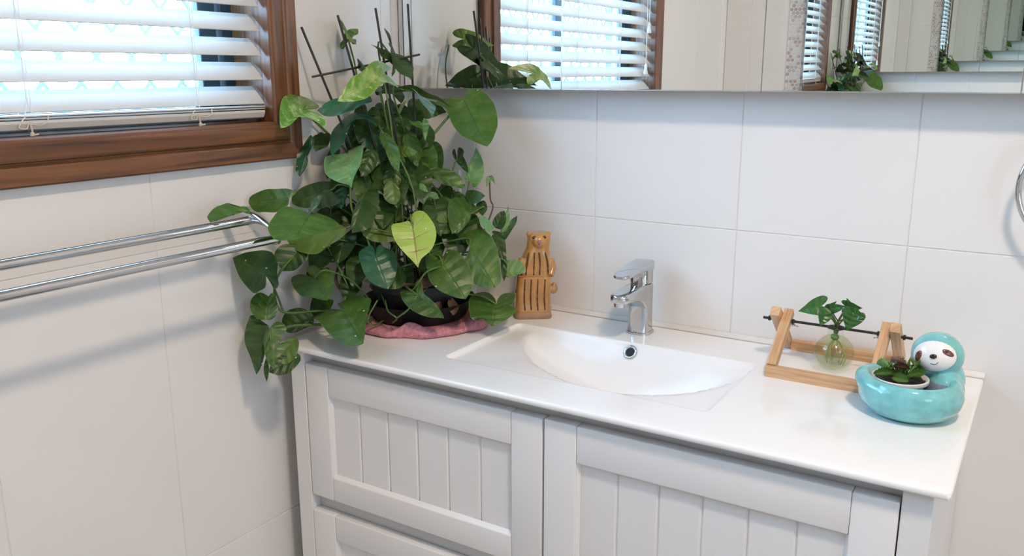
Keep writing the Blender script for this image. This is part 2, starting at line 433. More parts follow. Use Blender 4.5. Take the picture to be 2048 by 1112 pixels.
def tile(parent, origin, ua, va, na, u0, u1, v0, v1):
    """one wall tile: a thin slab with eased edges, face on the wall plane"""
    g = 0.0007
    w, h = u1-u0-2*g, v1-v0-2*g
    if w < 0.012 or h < 0.012: return
    key = (tuple(ua), tuple(na), round(w, 4), round(h, 4))
    ua, va, na = Vector(ua), Vector(va), Vector(na)
    if key not in _tiles:
        V, F = [], []
        for (e, d) in ((0, -0.006), (0, -0.0008), (0.0008, 0.0)):
            for sx, sy in ((-1, -1), (1, -1), (1, 1), (-1, 1)):
                V.append(ua*sx*(w/2-e)+va*sy*(h/2-e)+na*d)
        for i in range(2):
            for k in range(4):
                k2 = (k+1) % 4; F.append((i*4+k, i*4+k2, (i+1)*4+k2, (i+1)*4+k))
        F.append((8, 9, 10, 11))
        me = bpy.data.meshes.new('tile'); me.from_pydata([tuple(v) for v in V], [], F); me.materials.append(M['tile'])
        bm = bmesh.new(); bm.from_mesh(me); bmesh.ops.recalc_face_normals(bm, faces=bm.faces[:]); bm.to_mesh(me); bm.free()
        if me.polygons[-1].normal.dot(na) < 0: me.flip_normals()
        _tiles[key] = me
    o = bpy.data.objects.new('tile', _tiles[key]); COL.objects.link(o)
    o.location = Vector(origin)+ua*(u0+u1)/2+va*(v0+v1)/2
    o.parent = parent
ZJ = [0.0, 0.5116, 1.0676, 1.6236, 2.1796, ZC]
def cuts(a, b, s0, step):
    L = [a]; x = s0
    while x > a: x -= step
    x += step
    while x < b-0.005:
        if x > a+0.005: L.append(x)
        x += step
    return L+[b]
for u0, u1 in zip(*(lambda L: (L[:-1], L[1:]))(cuts(0, XR, 0.158, 0.2804))):
    for v0, v1 in zip(ZJ[:-1], ZJ[1:]): tile(wall_back, (0, 0, 0), (1, 0, 0), (0, 0, 1), (0, -1, 0), u0, u1, v0, v1)
for u0, u1 in zip(*(lambda L: (L[:-1], L[1:]))(cuts(0, XR, 0.10, 0.2804))):
    for v0, v1 in zip(ZJ[:-1], ZJ[1:]): tile(wall_front, (0, YF, 0), (1, 0, 0), (0, 0, 1), (0, 1, 0), u0, u1, v0, v1)
for u0, u1 in zip(*(lambda L: (L[:-1], L[1:]))(cuts(YF, 0, -0.099, 0.2800))):
    for v0, v1 in zip(ZJ[:-1], ZJ[1:]):
        ov = [(u0, u1, v0, v1)]
        if u1 > WY0 and u0 < WY1 and v1 > WZ0 and v0 < WZ1:      # cut round the window
            ov = []
            if v0 < WZ0: ov.append((u0, u1, v0, WZ0))
            if v1 > WZ1: ov.append((u0, u1, WZ1, v1))
            a, b = max(v0, WZ0), min(v1, WZ1)
            if u0 < WY0: ov.append((u0, WY0, a, b))
            if u1 > WY1: ov.append((WY1, u1, a, b))
        for r in ov: tile(wall_left, (0, 0, 0), (0, 1, 0), (0, 0, 1), (1, 0, 0), *r)

# ------------------------------------------------------------------ window in the left wall
window = thing('window_1', (0, -0.89, 1.25), kind='structure')
# timber casing: a moulded profile, mitred at the corners. (offset outward from the opening edge, height off the wall)
PROF = [(0.000, -0.0042), (0.000, 0.017), (0.003, 0.0215), (0.008, 0.023), (0.028, 0.0235), (0.032, 0.022), (0.0345, 0.0165), (0.0375, 0.0150),
        (0.0400, 0.0175), (0.043, 0.0185), (0.064, 0.0185), (0.0665, 0.0165), (0.0675, 0.013), (0.0675, 0.0005)]
OY0, OY1, OZ0, OZ1 = -1.358, -0.415, 1.258, 2.152
def casing(a, b, outa, outb, along):
    V, F, U = [], [], []
    n = len(PROF); acc = 0
    for e, (p, out) in enumerate(((a, outa), (b, outb))):
        for i, (o, h) in enumerate(PROF):
            v = Vector((h, p[0]+out[0]*o, p[1]+out[1]*o)); V.append(v)
            U.append((v[along], i*0.009))
    for i in range(n-1): F.append((i, i+1, n+i+1, n+i))
    F.append(tuple(range(n))); F.append(tuple(range(2*n-1, n-1, -1)))
    mesh('casing', V, F, M['wood'], window, uvs=U, smooth=True, auto=28)
casing((OY0, OZ0), (OY1, OZ0), (-1, -1), (1, -1), 1)
casing((OY1, OZ0), (OY1, OZ1), (1, -1), (1, 1), 2)
casing((OY1, OZ1), (OY0, OZ1), (1, 1), (-1, 1), 1)
casing((OY0, OZ1), (OY0, OZ0), (-1, 1), (-1, -1), 2)
XO = -0.105
wbox('jamb', (XO, OY1, OZ0-0.004), (-0.0045, OY1+0.014, OZ1), M['wood'], window, 0.001, 2)
wbox('jamb', (XO, OY0-0.014, OZ0-0.004), (-0.0045, OY0, OZ1), M['wood'], window, 0.001, 2)
wbox('window_sill', (XO, OY0, OZ0-0.014), (-0.0045, OY1, OZ0-0.0005), M['wood'], window, 0.001, 1)
wbox('head_lining', (XO, OY0, OZ1), (-0.0045, OY1, OZ1+0.012), M['wood'], window, 0.001, 1)
# dark sliding-window frame: outer frame, meeting stile, two panes
def alu(name, lo, hi): return wbox(name, lo, hi, M['alu'], window, 0.0015)
xa, xb = -0.104, -0.072
alu('sash_frame', (xa, OY1-0.024, OZ0), (xb, OY1, OZ1)); alu('sash_frame', (xa, OY0, OZ0), (xb, OY0+0.024, OZ1))
alu('sash_frame', (xa, OY0+0.024, OZ0-0.004), (xb, OY1-0.024, OZ0+0.026)); alu('sash_frame', (xa, OY0+0.024, OZ1-0.026), (xb, OY1-0.024, OZ1))
YM = -0.875
alu('sash_stile', (-0.098, OY1-0.066, OZ0+0.026), (-0.078, OY1-0.030, OZ1-0.026))
alu('sash_stile', (-0.098, YM-0.018, OZ0+0.026), (-0.078, YM+0.018, OZ1-0.026))
alu('sash_stile', (-0.098, OY0+0.030, OZ0+0.026), (-0.078, OY0+0.060, OZ1-0.026))
alu('sash_rail', (-0.097, OY0+0.03, OZ0+0.027), (-0.079, OY1-0.03, OZ0+0.045))
for y0, y1 in ((YM+0.018, OY1-0.066), (OY0+0.06, YM-0.018)):
    V, F = box((-0.090, y0, OZ0+0.045), (-0.086, y1, OZ1-0.027)); mesh('pane', V, F, M['pane'], window)
# diamond security mesh outside the glass
grille = thing('security_grille', (-0.14, -0.89, OZ0), 'grey diamond mesh security grille standing outside the obscure window glass', 'security screen')
gy0, gy1, gz0, gz1 = OY0+0.01, OY1-0.01, OZ0+0.01, OZ1-0.01
for lo, hi in (((-0.15, gy0, gz0), (-0.135, gy0+0.02, gz1)), ((-0.15, gy1-0.02, gz0), (-0.135, gy1, gz1)),
               ((-0.15, gy0+0.02, gz0), (-0.135, gy1-0.02, gz0+0.02)), ((-0.15, gy0+0.02, gz1-0.02), (-0.135, gy1-0.02, gz1))):
    V, F = box(lo, hi, 0.001); mesh('grille_frame', V, F, M['alu'], grille)
DW, DH = 0.0630, 0.079
sl = DH/DW
for sgn, x in ((1, -0.1425), (-1, -0.1435)):
    for i in range(-26, 40):
        # line z = z0 + sgn*sl*(y-y0)
        yc = -0.6954+i*DW; zc = 1.4463
        pts = []
        for t in (gy0, gy1):
            pts.append((t, zc+sgn*sl*(t-yc)))
        (ya, za), (yb, zb) = pts
        def clip(ya, za, yb, zb):
            t0, t1 = 0.0, 1.0; d = zb-za
            for lim, s in ((gz0, 1), (gz1, -1)):
                a = s*(za-lim); b = s*(zb-lim)
                if a < 0 and b < 0: return None
                if a < 0: t0 = max(t0, a/(a-b))
                if b < 0: t1 = min(t1, a/(a-b))
            return (t0, t1) if t1-t0 > 0.02 else None
        c = clip(ya, za, yb, zb)
        if c:
            A = Vector((x, ya+(yb-ya)*c[0], za+(zb-za)*c[0])); B = Vector((x, ya+(yb-ya)*c[1], za+(zb-za)*c[1]))
            V, F = tube([A, B], 0.0038, 4); mesh('mesh_strand', V, F, M['grille'], grille)

struct('sky_blocker_slab', box((-1.15, YF-0.6, 2.36), (-0.16, 0.6, 2.42)), M['sky_blocker'])     # unseen slab added outside to keep high sky light off the slats
fill_win = thing('added_fill_window', (XR, -1.40, RZ0), kind='structure')  # added out of view to let fill daylight in from the right
for lo, hi in (((XR-0.012, RY0-0.05, RZ0-0.05), (XR+0.06, RY0, RZ1+0.05)), ((XR-0.012, RY1, RZ0-0.05), (XR+0.06, RY1+0.05, RZ1+0.05)),
               ((XR-0.012, RY0, RZ0-0.05), (XR+0.06, RY1, RZ0)), ((XR-0.012, RY0, RZ1), (XR+0.06, RY1, RZ1+0.05))):
    wbox('casing', lo, hi, M['wood'], fill_win, 0.002)
V, F = box((XR+0.04, RY0, RZ0), (XR+0.045, RY1, RZ1)); mesh('pane', V, F, M['frosted'], fill_win)

# ------------------------------------------------------------------ venetian blind
blind = thing('venetian_blind', (-0.012, -0.89, 1.265), 'white venetian blind with tilted slats hung in the timber framed window', 'blind')
SY0, SY1 = OY0+0.006, OY1-0.006
def slat_mesh():
    n = 7; V = []; F = []; th = 0.0014
    a = Vector((0.0145, 0, -0.0145)); b = Vector((-0.0145, 0, 0.0145)); nn = Vector((0.7071, 0, 0.7071))
    for s in (0, 1):
        for i in range(n):
            t = i/(n-1); p = a.lerp(b, t)+nn*(0.0014*(1-(2*t-1)**2)+(th if s else 0))
            V += [p+Vector((0, SY0+0.89, 0)), p+Vector((0, SY1+0.89, 0))]
    for s in (0, 1):
        for i in range(n-1):
            k = s*2*n+2*i; F.append((k, k+1, k+3, k+2))
    m_ = 2*n
    F += [(0, 1, m_+1, m_), (m_-2, m_-1, 2*m_-1, 2*m_-2)]
    for e in (0, 1):
        F += [(2*i+e, 2*i+2+e, m_+2*i+2+e, m_+2*i+e) for i in range(n-1)]
    return V, F
V, F = slat_mesh()
base = Vector((-0.012, -0.89, 1.265))
first = None
NS = 21
for i in range(NS):
    z = 1.3035+0.0403*i
    if first is None:
        first = mesh('slat', [Vector(v)+base for v in V], F, M['slat'], blind, smooth=True, auto=40)
        o = first
    else:
        o = first.copy(); COL.objects.link(o); o.parent = blind
    o.location = (0, 0, z-base.z)
# slats gathered flat on the bottom rail
for k, z in enumerate((1.2805, 1.2838)):
    V2, F2 = box((-0.030+0.002*k, SY0, z), (0.004+0.001*k, SY1, z+0.0018), 0.0005)
    mesh('slat', V2, F2, M['slat'], blind)
prof = [(-0.032, 1.2665), (-0.028, 1.2645), (-0.004, 1.2645), (0.000, 1.2665), (0.0035, 1.2745), (0.0030, 1.2785), (-0.030, 1.2785), (-0.034, 1.2745)]
V2, F2 = loft([[Vector((x, y, z)) for x, z in prof] for y in (SY0, SY1)]); mesh('bottom_rail', V2, F2, M['slat'], blind)
V2, F2 = box((-0.045, SY0, 2.105), (0.006, SY1, 2.150), 0.002); mesh('head_rail', V2, F2, M['slat'], blind)
for yc in (-0.564, -0.838, -1.12):
    # lift cord through the slats, ladder strings in front and behind with rungs
    V2, F2 = tube([(0.0045, yc, 2.11), (0.0050, yc-0.001, 1.60), (0.0048, yc+0.001, 1.300), (0.004, yc-0.004, 1.283), (0.0055, yc-0.010, 1.277)], 0.0009, 5); mesh('lift_cord', V2, F2, M['cord'], blind)
    V2, F2 = join(tube([(0.0040, yc+0.006, 2.11), (0.0042, yc+0.006, 1.285)], 0.0006, 4), tube([(-0.0290, yc+0.006, 2.11), (-0.0290, yc+0.006, 1.285)], 0.0006, 4),
                  *[tube([(0.0040, yc+0.006, 1.288+0.0403*i), (-0.0290, yc+0.006, 1.3165+0.0403*i)], 0.0005, 4) for i in range(NS)])
    mesh('ladder_cord', V2, F2, M['cord'], blind)
    V2, F2 = join(tube(catmull([(0.006, yc-0.010, 1.277), (0.010, yc-0.016, 1.270), (0.009, yc-0.006, 1.268), (0.006, yc, 1.274), (0.010, yc+0.012, 1.272), (0.011, yc+0.022, 1.276), (0.009, yc+0.026, 1.284)], 6), 0.0009, 5),
                  tube(catmull([(0.006, yc+0.001, 1.276), (0.008, yc+0.002, 1.262), (0.010, yc-0.002, 1.259), (0.012, yc+0.008, 1.2605)], 5), 0.0012, 5), ball((0.009, yc+0.001, 1.2610), 0.0030, 8, 6))
    mesh('cord_knot', V2, F2, M['cordold'], blind)
# pull cords with tassels near the far jamb (seen in the mirror doors)
for y, zt in ((-1.300, 1.345), (-1.318, 1.475)):
    V2, F2 = tube([(0.012, y, 2.11), (0.012, y, zt+0.02)], 0.0012, 5); mesh('pull_cord', V2, F2, M['cord'], blind)
    V2, F2 = lathe([(0.002, zt+0.026), (0.0045, zt+0.020), (0.0045, zt+0.010), (0.007, zt-0.004), (0.0065, zt-0.008)], (0.012, y, 0), 12, (True, True))
    mesh('cord_tassel', V2, F2, M['white_pl'], blind, smooth=True, auto=40)

# ------------------------------------------------------------------ mirror opposite, with penny-tile border
tilt = math.radians(-0.50)
MX0, MX1, MZ0, MZ1 = 0.318, 1.95, 0.95, 2.045
wm = thing('wall_mirror', (1.1, YF, MZ0), 'large frameless mirror on the wall opposite, seen only inside the mirrored cabinet door', 'mirror')
Rm = Matrix.Translation((0, YF+0.012, MZ0)) @ Matrix.Rotation(tilt, 4, 'X') @ Matrix.Translation((0, -YF-0.012, -MZ0))
V, F = box((MX0, YF+0.006, MZ0), (MX1, YF+0.012, MZ1)); V, F = xform((V, F), Rm)
mesh('glass', V, F, M['mirror'], wm)
V, F = xform(box((MX0+0.01, YF+0.0005, MZ0+0.02), (MX1-0.01, YF+0.006, MZ1-0.02)), Rm); mesh('backing', V, F, M['alu'], wm)
tr = tag(mesh('trim_1', *join(box((0.249, YF+0.0003, MZ0), (0.3175, YF+0.003, 2.115)), box((0.3175, YF+0.0003, 2.047), (1.95, YF+0.003, 2.115))), M['tile']), kind='structure')
ORG[tr.name] = Vector((0, 0, 0))
Vd = {0: ([], []), 1: ([], []), 2: ([], [])}
pitch = 0.0155
def penny(x, z):
    c = random.choice((0, 0, 0, 1, 2, 2, 1, 0))
    vf = lathe([(0.0064, 0.0), (0.0064, 0.0012), (0.0058, 0.002)], (0, 0, 0), 10, (False, True), Matrix.Rotation(math.radians(-90), 3, 'X'))
    v, f = Vd[c]; n = len(v)
    v += [Vector(p)+Vector((x, YF+0.003, z)) for p in vf[0]]; f += [tuple(i+n for i in ff) for ff in vf[1]]
z = MZ0+0.01; row = 0
while z < 2.11:
    x = 0.256+(pitch/2 if row % 2 else 0)
    while x < (1.94 if z > 2.052 else 0.3105):
        penny(x, z); x += pitch
    z += pitch*0.866; row += 1
for c, mn in ((0, 'p_white'), (1, 'p_pink'), (2, 'p_grey')):
    tag(mesh('penny_tiles', Vd[c][0], Vd[c][1], M[mn], tr), kind='stuff')

# ------------------------------------------------------------------ mirrored cabinet over the basin
cab = thing('mirror_cabinet', (0.76, 0, 1.31), 'long mirrored wall cabinet with frameless doors above the basin', 'cabinet')
CZ0, CZ1, CY = 1.3115, 1.998, -0.05
V, F = box((0.004, CY+0.0065, CZ0+0.002), (1.513, -0.0006, CZ1), 0.0008); mesh('carcass', V, F, M['alum'], cab)
V, F = box((0.004, CY+0.001, CZ0+0.002), (0.0145, CY+0.0063, CZ1), 0.0006); mesh('end_strip', V, F, M['alum'], cab)
SE = [0.017, 0.3885, 0.7620, 1.1318, 1.5030]
for i in range(4):
    a, b = SE[i]+0.0012, SE[i+1]-0.0012
    d = thing_door = mesh('mirror_door', *box((a, CY, CZ0), (b, CY+0.004, CZ1)), M['mirror'], cab)
    V, F = join(box((a, CY+0.0002, CZ0-0.0018), (b, CY+0.0055, CZ0-0.0001)), box((b-0.0001, CY+0.0002, CZ0), (b+0.0009, CY+0.0055, CZ1)), box((a-0.0009, CY+0.0002, CZ0), (a+0.0001, CY+0.0055, CZ1)))
    ORG[d.name] = ORG[cab.name]
    mesh('edge_strip', V, F, M['alum'], d)

# ------------------------------------------------------------------ power outlet half hidden by the plant
outl = thing('power_outlet', (0.095, 0, 1.11), 'white double power outlet on the tiled wall behind the big potted plant', 'power outlet')
V, F = box((0.052, -0.0095, 1.066), (0.124, -0.0005, 1.142), 0.003, 3); mesh('cover_plate', V, F, M['white_pl'], outl)
for xx in (0.072, 0.104):
    V, F = box((xx-0.010, -0.0115, 1.115), (xx+0.010, -0.009, 1.132), 0.001); mesh('switch', V, F, M['white_pl'], outl)
    V, F = join(*[xform(box((-0.0011, -0.0100, -0.0045), (0.0011, -0.0093, 0.0045)), Matrix.Translation((xx+dx, 0, 1.092+dz)) @ Matrix.Rotation(r, 4, 'Y')) for dx, dz, r in ((-0.007, 0.003, 0.5), (0.007, 0.003, -0.5), (0, -0.009, 0))])
    mesh('socket_slots', V, F, M['black'], outl)

# ================================================================== vanity
FY = -0.445
van = thing('vanity_cabinet', (0.583, -0.22, 0), 'white shaker vanity cabinet with grooved board drawers and door under the basin', 'cabinet')
for x0, x1 in ((0.053, 0.087), (1.0785, 1.1125)):
    V, F = box((x0, FY, 0.0), (x1, -0.004, 0.859), 0.0012); mesh('side_panel', V, F, M['paint'], van)
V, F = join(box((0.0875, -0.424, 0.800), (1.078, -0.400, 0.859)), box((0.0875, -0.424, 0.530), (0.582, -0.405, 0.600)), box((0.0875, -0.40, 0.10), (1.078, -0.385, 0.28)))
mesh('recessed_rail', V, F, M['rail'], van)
V, F = join(box((0.0875, -0.020, 0.10), (1.078, -0.006, 0.83)), box((0.0875, -0.38, 0.10), (1.078, -0.02, 0.115)), box((0.576, -0.415, 0.115), (0.586, -0.02, 0.745)))
mesh('carcass', V, F, M['paint'], van)
def front(name, x0, x1, z0, z1, px0, px1, pz0, pz1, nb):
    th = 0.020
    d = mesh(name, *box((x0+0.006, FY+0.0195, z0+0.006), (x1-0.006, FY+0.0208, z1-0.006)), M['paint'], van)   # backing panel
    ORG[d.name] = ORG[van.name]
    def bar(n, lo, hi): mesh(n, *box(lo, hi, 0.0022, 3), M['paint'], d, smooth=True, auto=35)
    bar('stile', (x0, FY, z0), (px0-0.0004, FY+th, z1)); bar('stile', (px1+0.0004, FY, z0), (x1, FY+th, z1))
    bar('rail', (px0, FY+0.0004, pz1), (px1, FY+th, z1)); bar('rail', (px0, FY+0.0004, z0), (px1, FY+th, pz0))
    w = (px1-px0)/nb; dy = FY+0.009
    for i in range(nb):
        a, b = px0+i*w, px0+(i+1)*w
        g = 0.0032
        V = [(a, dy+g, pz0), (a+g, dy, pz0), (b-g, dy, pz0), (b, dy+g, pz0)]
        V = V + [(x, y, pz1) for x, y, z in V]
        V += [(a, FY+0.0194, pz0), (b, FY+0.0194, pz0), (a, FY+0.0194, pz1), (b, FY+0.0194, pz1)]
        F = [(0, 1, 5, 4), (1, 2, 6, 5), (2, 3, 7, 6), (8, 0, 4, 10), (3, 9, 11, 7), (8, 9, 11, 10), (0, 8, 9, 3, 2, 1), (4, 5, 6, 7, 11, 10)]
        mesh('board', V, F, M['paint'], d)
    # sloped bead round the panel
    V, F = [], []
    for (e, y) in ((0, FY+0.003), (0.0045, FY+0.0088)):
        V += [(px0-0.0002+e, y, pz0+e), (px1+0.0002-e, y, pz0+e), (px1+0.0002-e, y, pz1-e), (px0-0.0002+e, y, pz1-e)]
    F = [(k, (k+1) % 4, 4+(k+1) % 4, 4+k) for k in range(4)]
    mesh('bead', V, F, M['paint'], d)
front('drawer', 0.0890, 0.5800, 0.5795, 0.8355, 0.1425, 0.5248, 0.6257, 0.7810, 6)
front('drawer', 0.0880, 0.5800, 0.2800, 0.5490, 0.1425, 0.5248, 0.3300, 0.4985, 6)
front('door', 0.5838, 1.0765, 0.2800, 0.8370, 0.6385, 1.0218, 0.3300, 0.7780, 6)

# ------------------------------------------------------------------ one-piece ceramic top with moulded basin
top = thing('vanity_basin', (0.583, -0.23, 0.852), 'white ceramic vanity top with shallow moulded basin and rounded edges', 'basin')
TX0, TX1, TY0, TY1, TZ = 0.038, 1.131, -0.460, -0.0008, 0.870
BX0, BX1, BY0, BY1 = 0.342, 0.808, -0.369, -0.126
def sst(a, b, x):
    t = max(0, min(1, (x-a)/(b-a))); return t*t*(3-2*t)
def depth(x, y):
    # rounded rectangle distance, positive inside
    rc = 0.012
    cx, cy = (BX0+BX1)/2, (BY0+BY1)/2
    qx, qy = abs(x-cx)-(BX1-BX0)/2+rc, abs(y-cy)-(BY1-BY0)/2+rc
    d = -(math.hypot(max(qx, 0), max(qy, 0))+min(max(qx, qy), 0)-rc)
    if d <= 0: return 0.0
    rim = 0.0085*(1-math.exp(-d/0.0035))+0.055*min(d, 0.12)*0.55
    ex = (x-0.612)/0.232 if x < 0.612 else (x-0.612)/0.190
    ey = (y-BY1)/0.226
    q = (abs(ex)**1.35 if ex < 0 else ex*ex)+ey*ey
    bowl = 0.0
    if q < 1:
        bowl = 0.078*(1-q)**0.62*min(1.0, 0.25+0.75*sst(0.0, 0.05, 1-q))
        bowl *= sst(0, 0.060, BY1-y)**0.8
    return rim+bowl
def lin(a, b, n): return [a+(b-a)*i/n for i in range(n)]
re = [0, 0.0003, 0.0009, 0.0018, 0.0030, 0.0042]
gx = [TX0+r for r in re]+lin(TX0+0.02, BX0-0.002, 10)+lin(BX0-0.002, BX0+0.016, 12)+lin(BX0+0.016, BX1-0.016, 64)+lin(BX1-0.016, BX1+0.002, 12)+lin(BX1+0.002, TX1-0.02, 10)+[TX1-r for r in re[::-1]]
gy = [TY0+r for r in re]+lin(TY0+0.02, BY0-0.002, 5)+lin(BY0-0.002, BY0+0.016, 12)+lin(BY0+0.016, BY1-0.060, 26)+lin(BY1-0.060, BY1-0.012, 22)+lin(BY1-0.012, BY1+0.002, 10)+lin(BY1+0.002, TY1, 9)+[TY1]
def edge_drop(x, y):
    R = 0.0042
    dx = max(0, R-min(x-TX0, TX1-x)); dy = max(0, R-(y-TY0))
    m_ = min(R, math.hypot(dx, dy))
    return R-math.sqrt(max(0, R*R-m_*m_))
nx, ny = len(gx), len(gy)
V = [(x, y, TZ-edge_drop(x, y)-depth(x, y)) for y in gy for x in gx]
F = [(j*nx+i, j*nx+i+1, (j+1)*nx+i+1, (j+1)*nx+i) for j in range(ny-1) for i in range(nx-1)]
loop = [i for i in range(nx)]+[j*nx+nx-1 for j in range(1, ny)]+[(ny-1)*nx+i for i in range(nx-2, -1, -1)]+[j*nx for j in range(ny-2, 0, -1)]
prev = loop
for inset, z in ((0.0, 0.8628), (0.0010, 0.8605), (0.0032, 0.8595)):
    cur = []
    for k in loop:
        x, y = V[k][0], V[k][1]
        x = min(max(x, TX0+inset), TX1-inset); y = min(max(y, TY0+inset), TY1-inset)
        cur.append(len(V)); V.append((x, y, z))
    n = len(loop)
    F += [(prev[k], prev[(k+1) % n], cur[(k+1) % n], cur[k]) for k in range(n)]
    prev = cur
RC = 0.010
def rounded(v):
    x, y = v[0], v[1]
    for cxx, sx in ((TX0+RC, -1), (TX1-RC, 1)):
        a_, b_ = sx*(x-cxx)/RC, -(y-(TY0+RC))/RC
        if a_ > 0 and b_ > 0:
            a_, b_ = min(a_, 1), min(b_, 1)
            return (cxx+sx*RC*a_*math.sqrt(1-b_*b_/2), TY0+RC-RC*b_*math.sqrt(1-a_*a_/2), v[2])
    return v
V = [rounded(v) for v in V]
o = mesh('basin_top', V, F, M['ceramic'], top, smooth=True, recalc=False)
bm = bmesh.new(); bm.from_mesh(o.data); bmesh.ops.recalc_face_normals(bm, faces=bm.faces[:]); bm.to_mesh(o.data); bm.free()
V, F = loft([[Vector((x, y, z)) for y, z in ((-0.0008, 0.8702), (-0.0075, 0.8702), (-0.0065, 0.8725), (-0.0022, 0.8772), (-0.0008, 0.8785))] for x in (TX0, TX1)])
mesh('silicone_bead', V, F, M['sil'], top)
# overflow ring on the back slope of the basin
oc = Vector((0.5822, -0.1470, 0.8545))
def surf(x, y): return Vector((x, y, TZ-depth(x, y)))
e = 0.004
nrm = (surf(oc.x+e, oc.y)-surf(oc.x-e, oc.y)).cross(surf(oc.x, oc.y+e)-surf(oc.x, oc.y-e)).normalized()
best = min((abs(TZ-depth(oc.x, y)-oc.z), y) for y in [BY1-0.001-0.0004*i for i in range(90)])[1]
oc = Vector((oc.x, best, TZ-depth(oc.x, best)))
nrm = (surf(oc.x+e, oc.y)-surf(oc.x-e, oc.y)).cross(surf(oc.x, oc.y+0.002)-surf(oc.x, oc.y-0.002)).normalized()
Rq = nrm.to_track_quat('Z', 'Y').to_matrix()
V, F = lathe([(0.0125, -0.002), (0.0130, 0.0018), (0.0120, 0.0032), (0.0100, 0.0034), (0.0080, 0.0020), (0.0074, -0.001)], oc, 32, axis=Rq)
mesh('overflow_ring', V, F, M['chrome'], top, smooth=True)
V, F = lathe([(0.0076, 0.0006), (0.004, 0.0007)], oc, 24, (False, True), axis=Rq); mesh('overflow_hole', V, F, M['black'], top)

# ------------------------------------------------------------------ mixer tap
tap = thing('mixer_tap', (0.5660, -0.058, TZ), 'chrome single lever mixer tap standing behind the basin', 'tap')
fx, fy = 0.5660, -0.0575
X, Y, Z = Vector((1, 0, 0)), Vector((0, 1, 0)), Vector((0, 0, 1))
V, F = loft([rrect((fx, fy, z), X, Y, h, h, r) for z, h, r in ((TZ, 0.0230, 0.014), (TZ+0.0035, 0.0230, 0.014), (TZ+0.005, 0.0215, 0.013))]); mesh('base_flange', V, F, M['chrome'], tap, smooth=True, auto=35)
V, F = loft([rrect((fx, fy+dy, z), X, Y, w, h, 0.012, 6) for z, w, h, dy in ((TZ+0.005, 0.0205, 0.0205, 0), (0.895, 0.0196, 0.0196, 0), (0.925, 0.0192, 0.0194, 0), (0.945, 0.0192, 0.0196, 0), (0.9615, 0.0192, 0.0196, 0), (0.9635, 0.0175, 0.018, 0))]); mesh('body', V, F, M['chrome'], tap, smooth=True, auto=35)
def spout_sec(y, zt, th, hw): return rrect((fx, y, zt-th/2), X, Z, hw, th/2, min(0.006, th*0.45), 5)
V, F = loft([spout_sec(y, zt, th, hw) for y, zt, th, hw in ((-0.050, 0.9655, 0.050, 0.0175), (-0.074, 0.9660, 0.046, 0.0185), (-0.084, 0.9660, 0.034, 0.0185), (-0.098, 0.9655, 0.0265, 0.0185), (-0.120, 0.9645, 0.0215, 0.0185),
     (-0.142, 0.9635, 0.0185, 0.0183), (-0.154, 0.9628, 0.017, 0.0165), (-0.160, 0.9618, 0.0145, 0.012), (-0.1625, 0.9605, 0.0105, 0.006))]); mesh('spout', V, F, M['chrome'], tap, smooth=True, auto=40)
V, F = lathe([(0.0118, 0.0), (0.0118, 0.0070), (0.0095, 0.0070), (0.0088, 0.003)], (fx, -0.146, 0.9395), 24, (False, True)); V, F = xform((V, F), Matrix.Identity(4)); mesh('aerator', V, F, M['chrome'], tap, smooth=True, auto=35)
V, F = loft([rrect((fx, fy, z), X, Y, w, w, 0.013, 6) for z, w in ((0.9632, 0.0165), (0.9662, 0.0165))]); mesh('cartridge_gap', V, F, M['black'], tap)
V, F = loft([rrect((fx, fy, z), X, Y, w, w, 0.013, 6) for z, w in ((0.9662, 0.0188), (0.975, 0.0190), (0.990, 0.0190), (0.996, 0.0185))]); mesh('lever_hub', V, F, M['chrome'], tap, smooth=True, auto=35)
def lev(y, zt, th, hw): return rrect((fx, y, zt-th/2), X, Z, hw, th/2, min(0.004, th*0.45), 5)
V, F = loft([lev(y, zt, th, hw) for y, zt, th, hw in ((-0.0375, 1.004, 0.010, 0.010), (-0.0385, 1.0055, 0.016, 0.0165), (-0.045, 1.0065, 0.019, 0.0190), (-0.070, 1.0058, 0.0165, 0.0192), (-0.090, 1.0040, 0.0125, 0.0190),
     (-0.115, 1.0010, 0.0095, 0.0186), (-0.138, 0.9978, 0.0078, 0.0172), (-0.150, 0.9960, 0.0066, 0.0135), (-0.155, 0.9950, 0.0050, 0.007))]); mesh('lever', V, F, M['chrome'], tap, smooth=True, auto=40)

# ------------------------------------------------------------------ double towel rail on the left wall
rail = thing('towel_rail', (0, -0.83, 1.11), 'chrome double towel rail on the tiled wall under the window', 'towel rail')
for ye in (-0.534, -1.134):
    P = catmull([(0.001, ye, 1.112), (0.035, ye, 1.1135), (0.080, ye, 1.1068), (0.112, ye, 1.0930), (0.1385, ye, 1.0795)], 5)
    loops = []
    for i, p in enumerate(P):
        d = (P[min(i+1, len(P)-1)]-P[max(i-1, 0)]).normalized(); up = d.cross(Y).normalized()
        h = 0.0125 if i < len(P)-1 else 0.0095
        loops.append(rrect(p, Y, up, 0.0055, h, 0.004, 3))
    loops.append(rrect(P[-1]+d*0.004, Y, up, 0.0035, 0.006, 0.003, 3))
    V, F = loft(loops); mesh('bracket', V, F, M['chrome'], rail, smooth=True, auto=40)
    V, F = box((0.0004, ye-0.010, 1.100), (0.005, ye+0.010, 1.1225), 0.002); mesh('wall_plate', V, F, M['chrome'], rail)
for x, z in ((0.080, 1.1066), (0.1360, 1.0812)):
    V, F = tube([(x, -0.537, z), (x, -1.131, z)], 0.0074, 20); mesh('bar', V, F, M['chrome'], rail, smooth=True, auto=40)

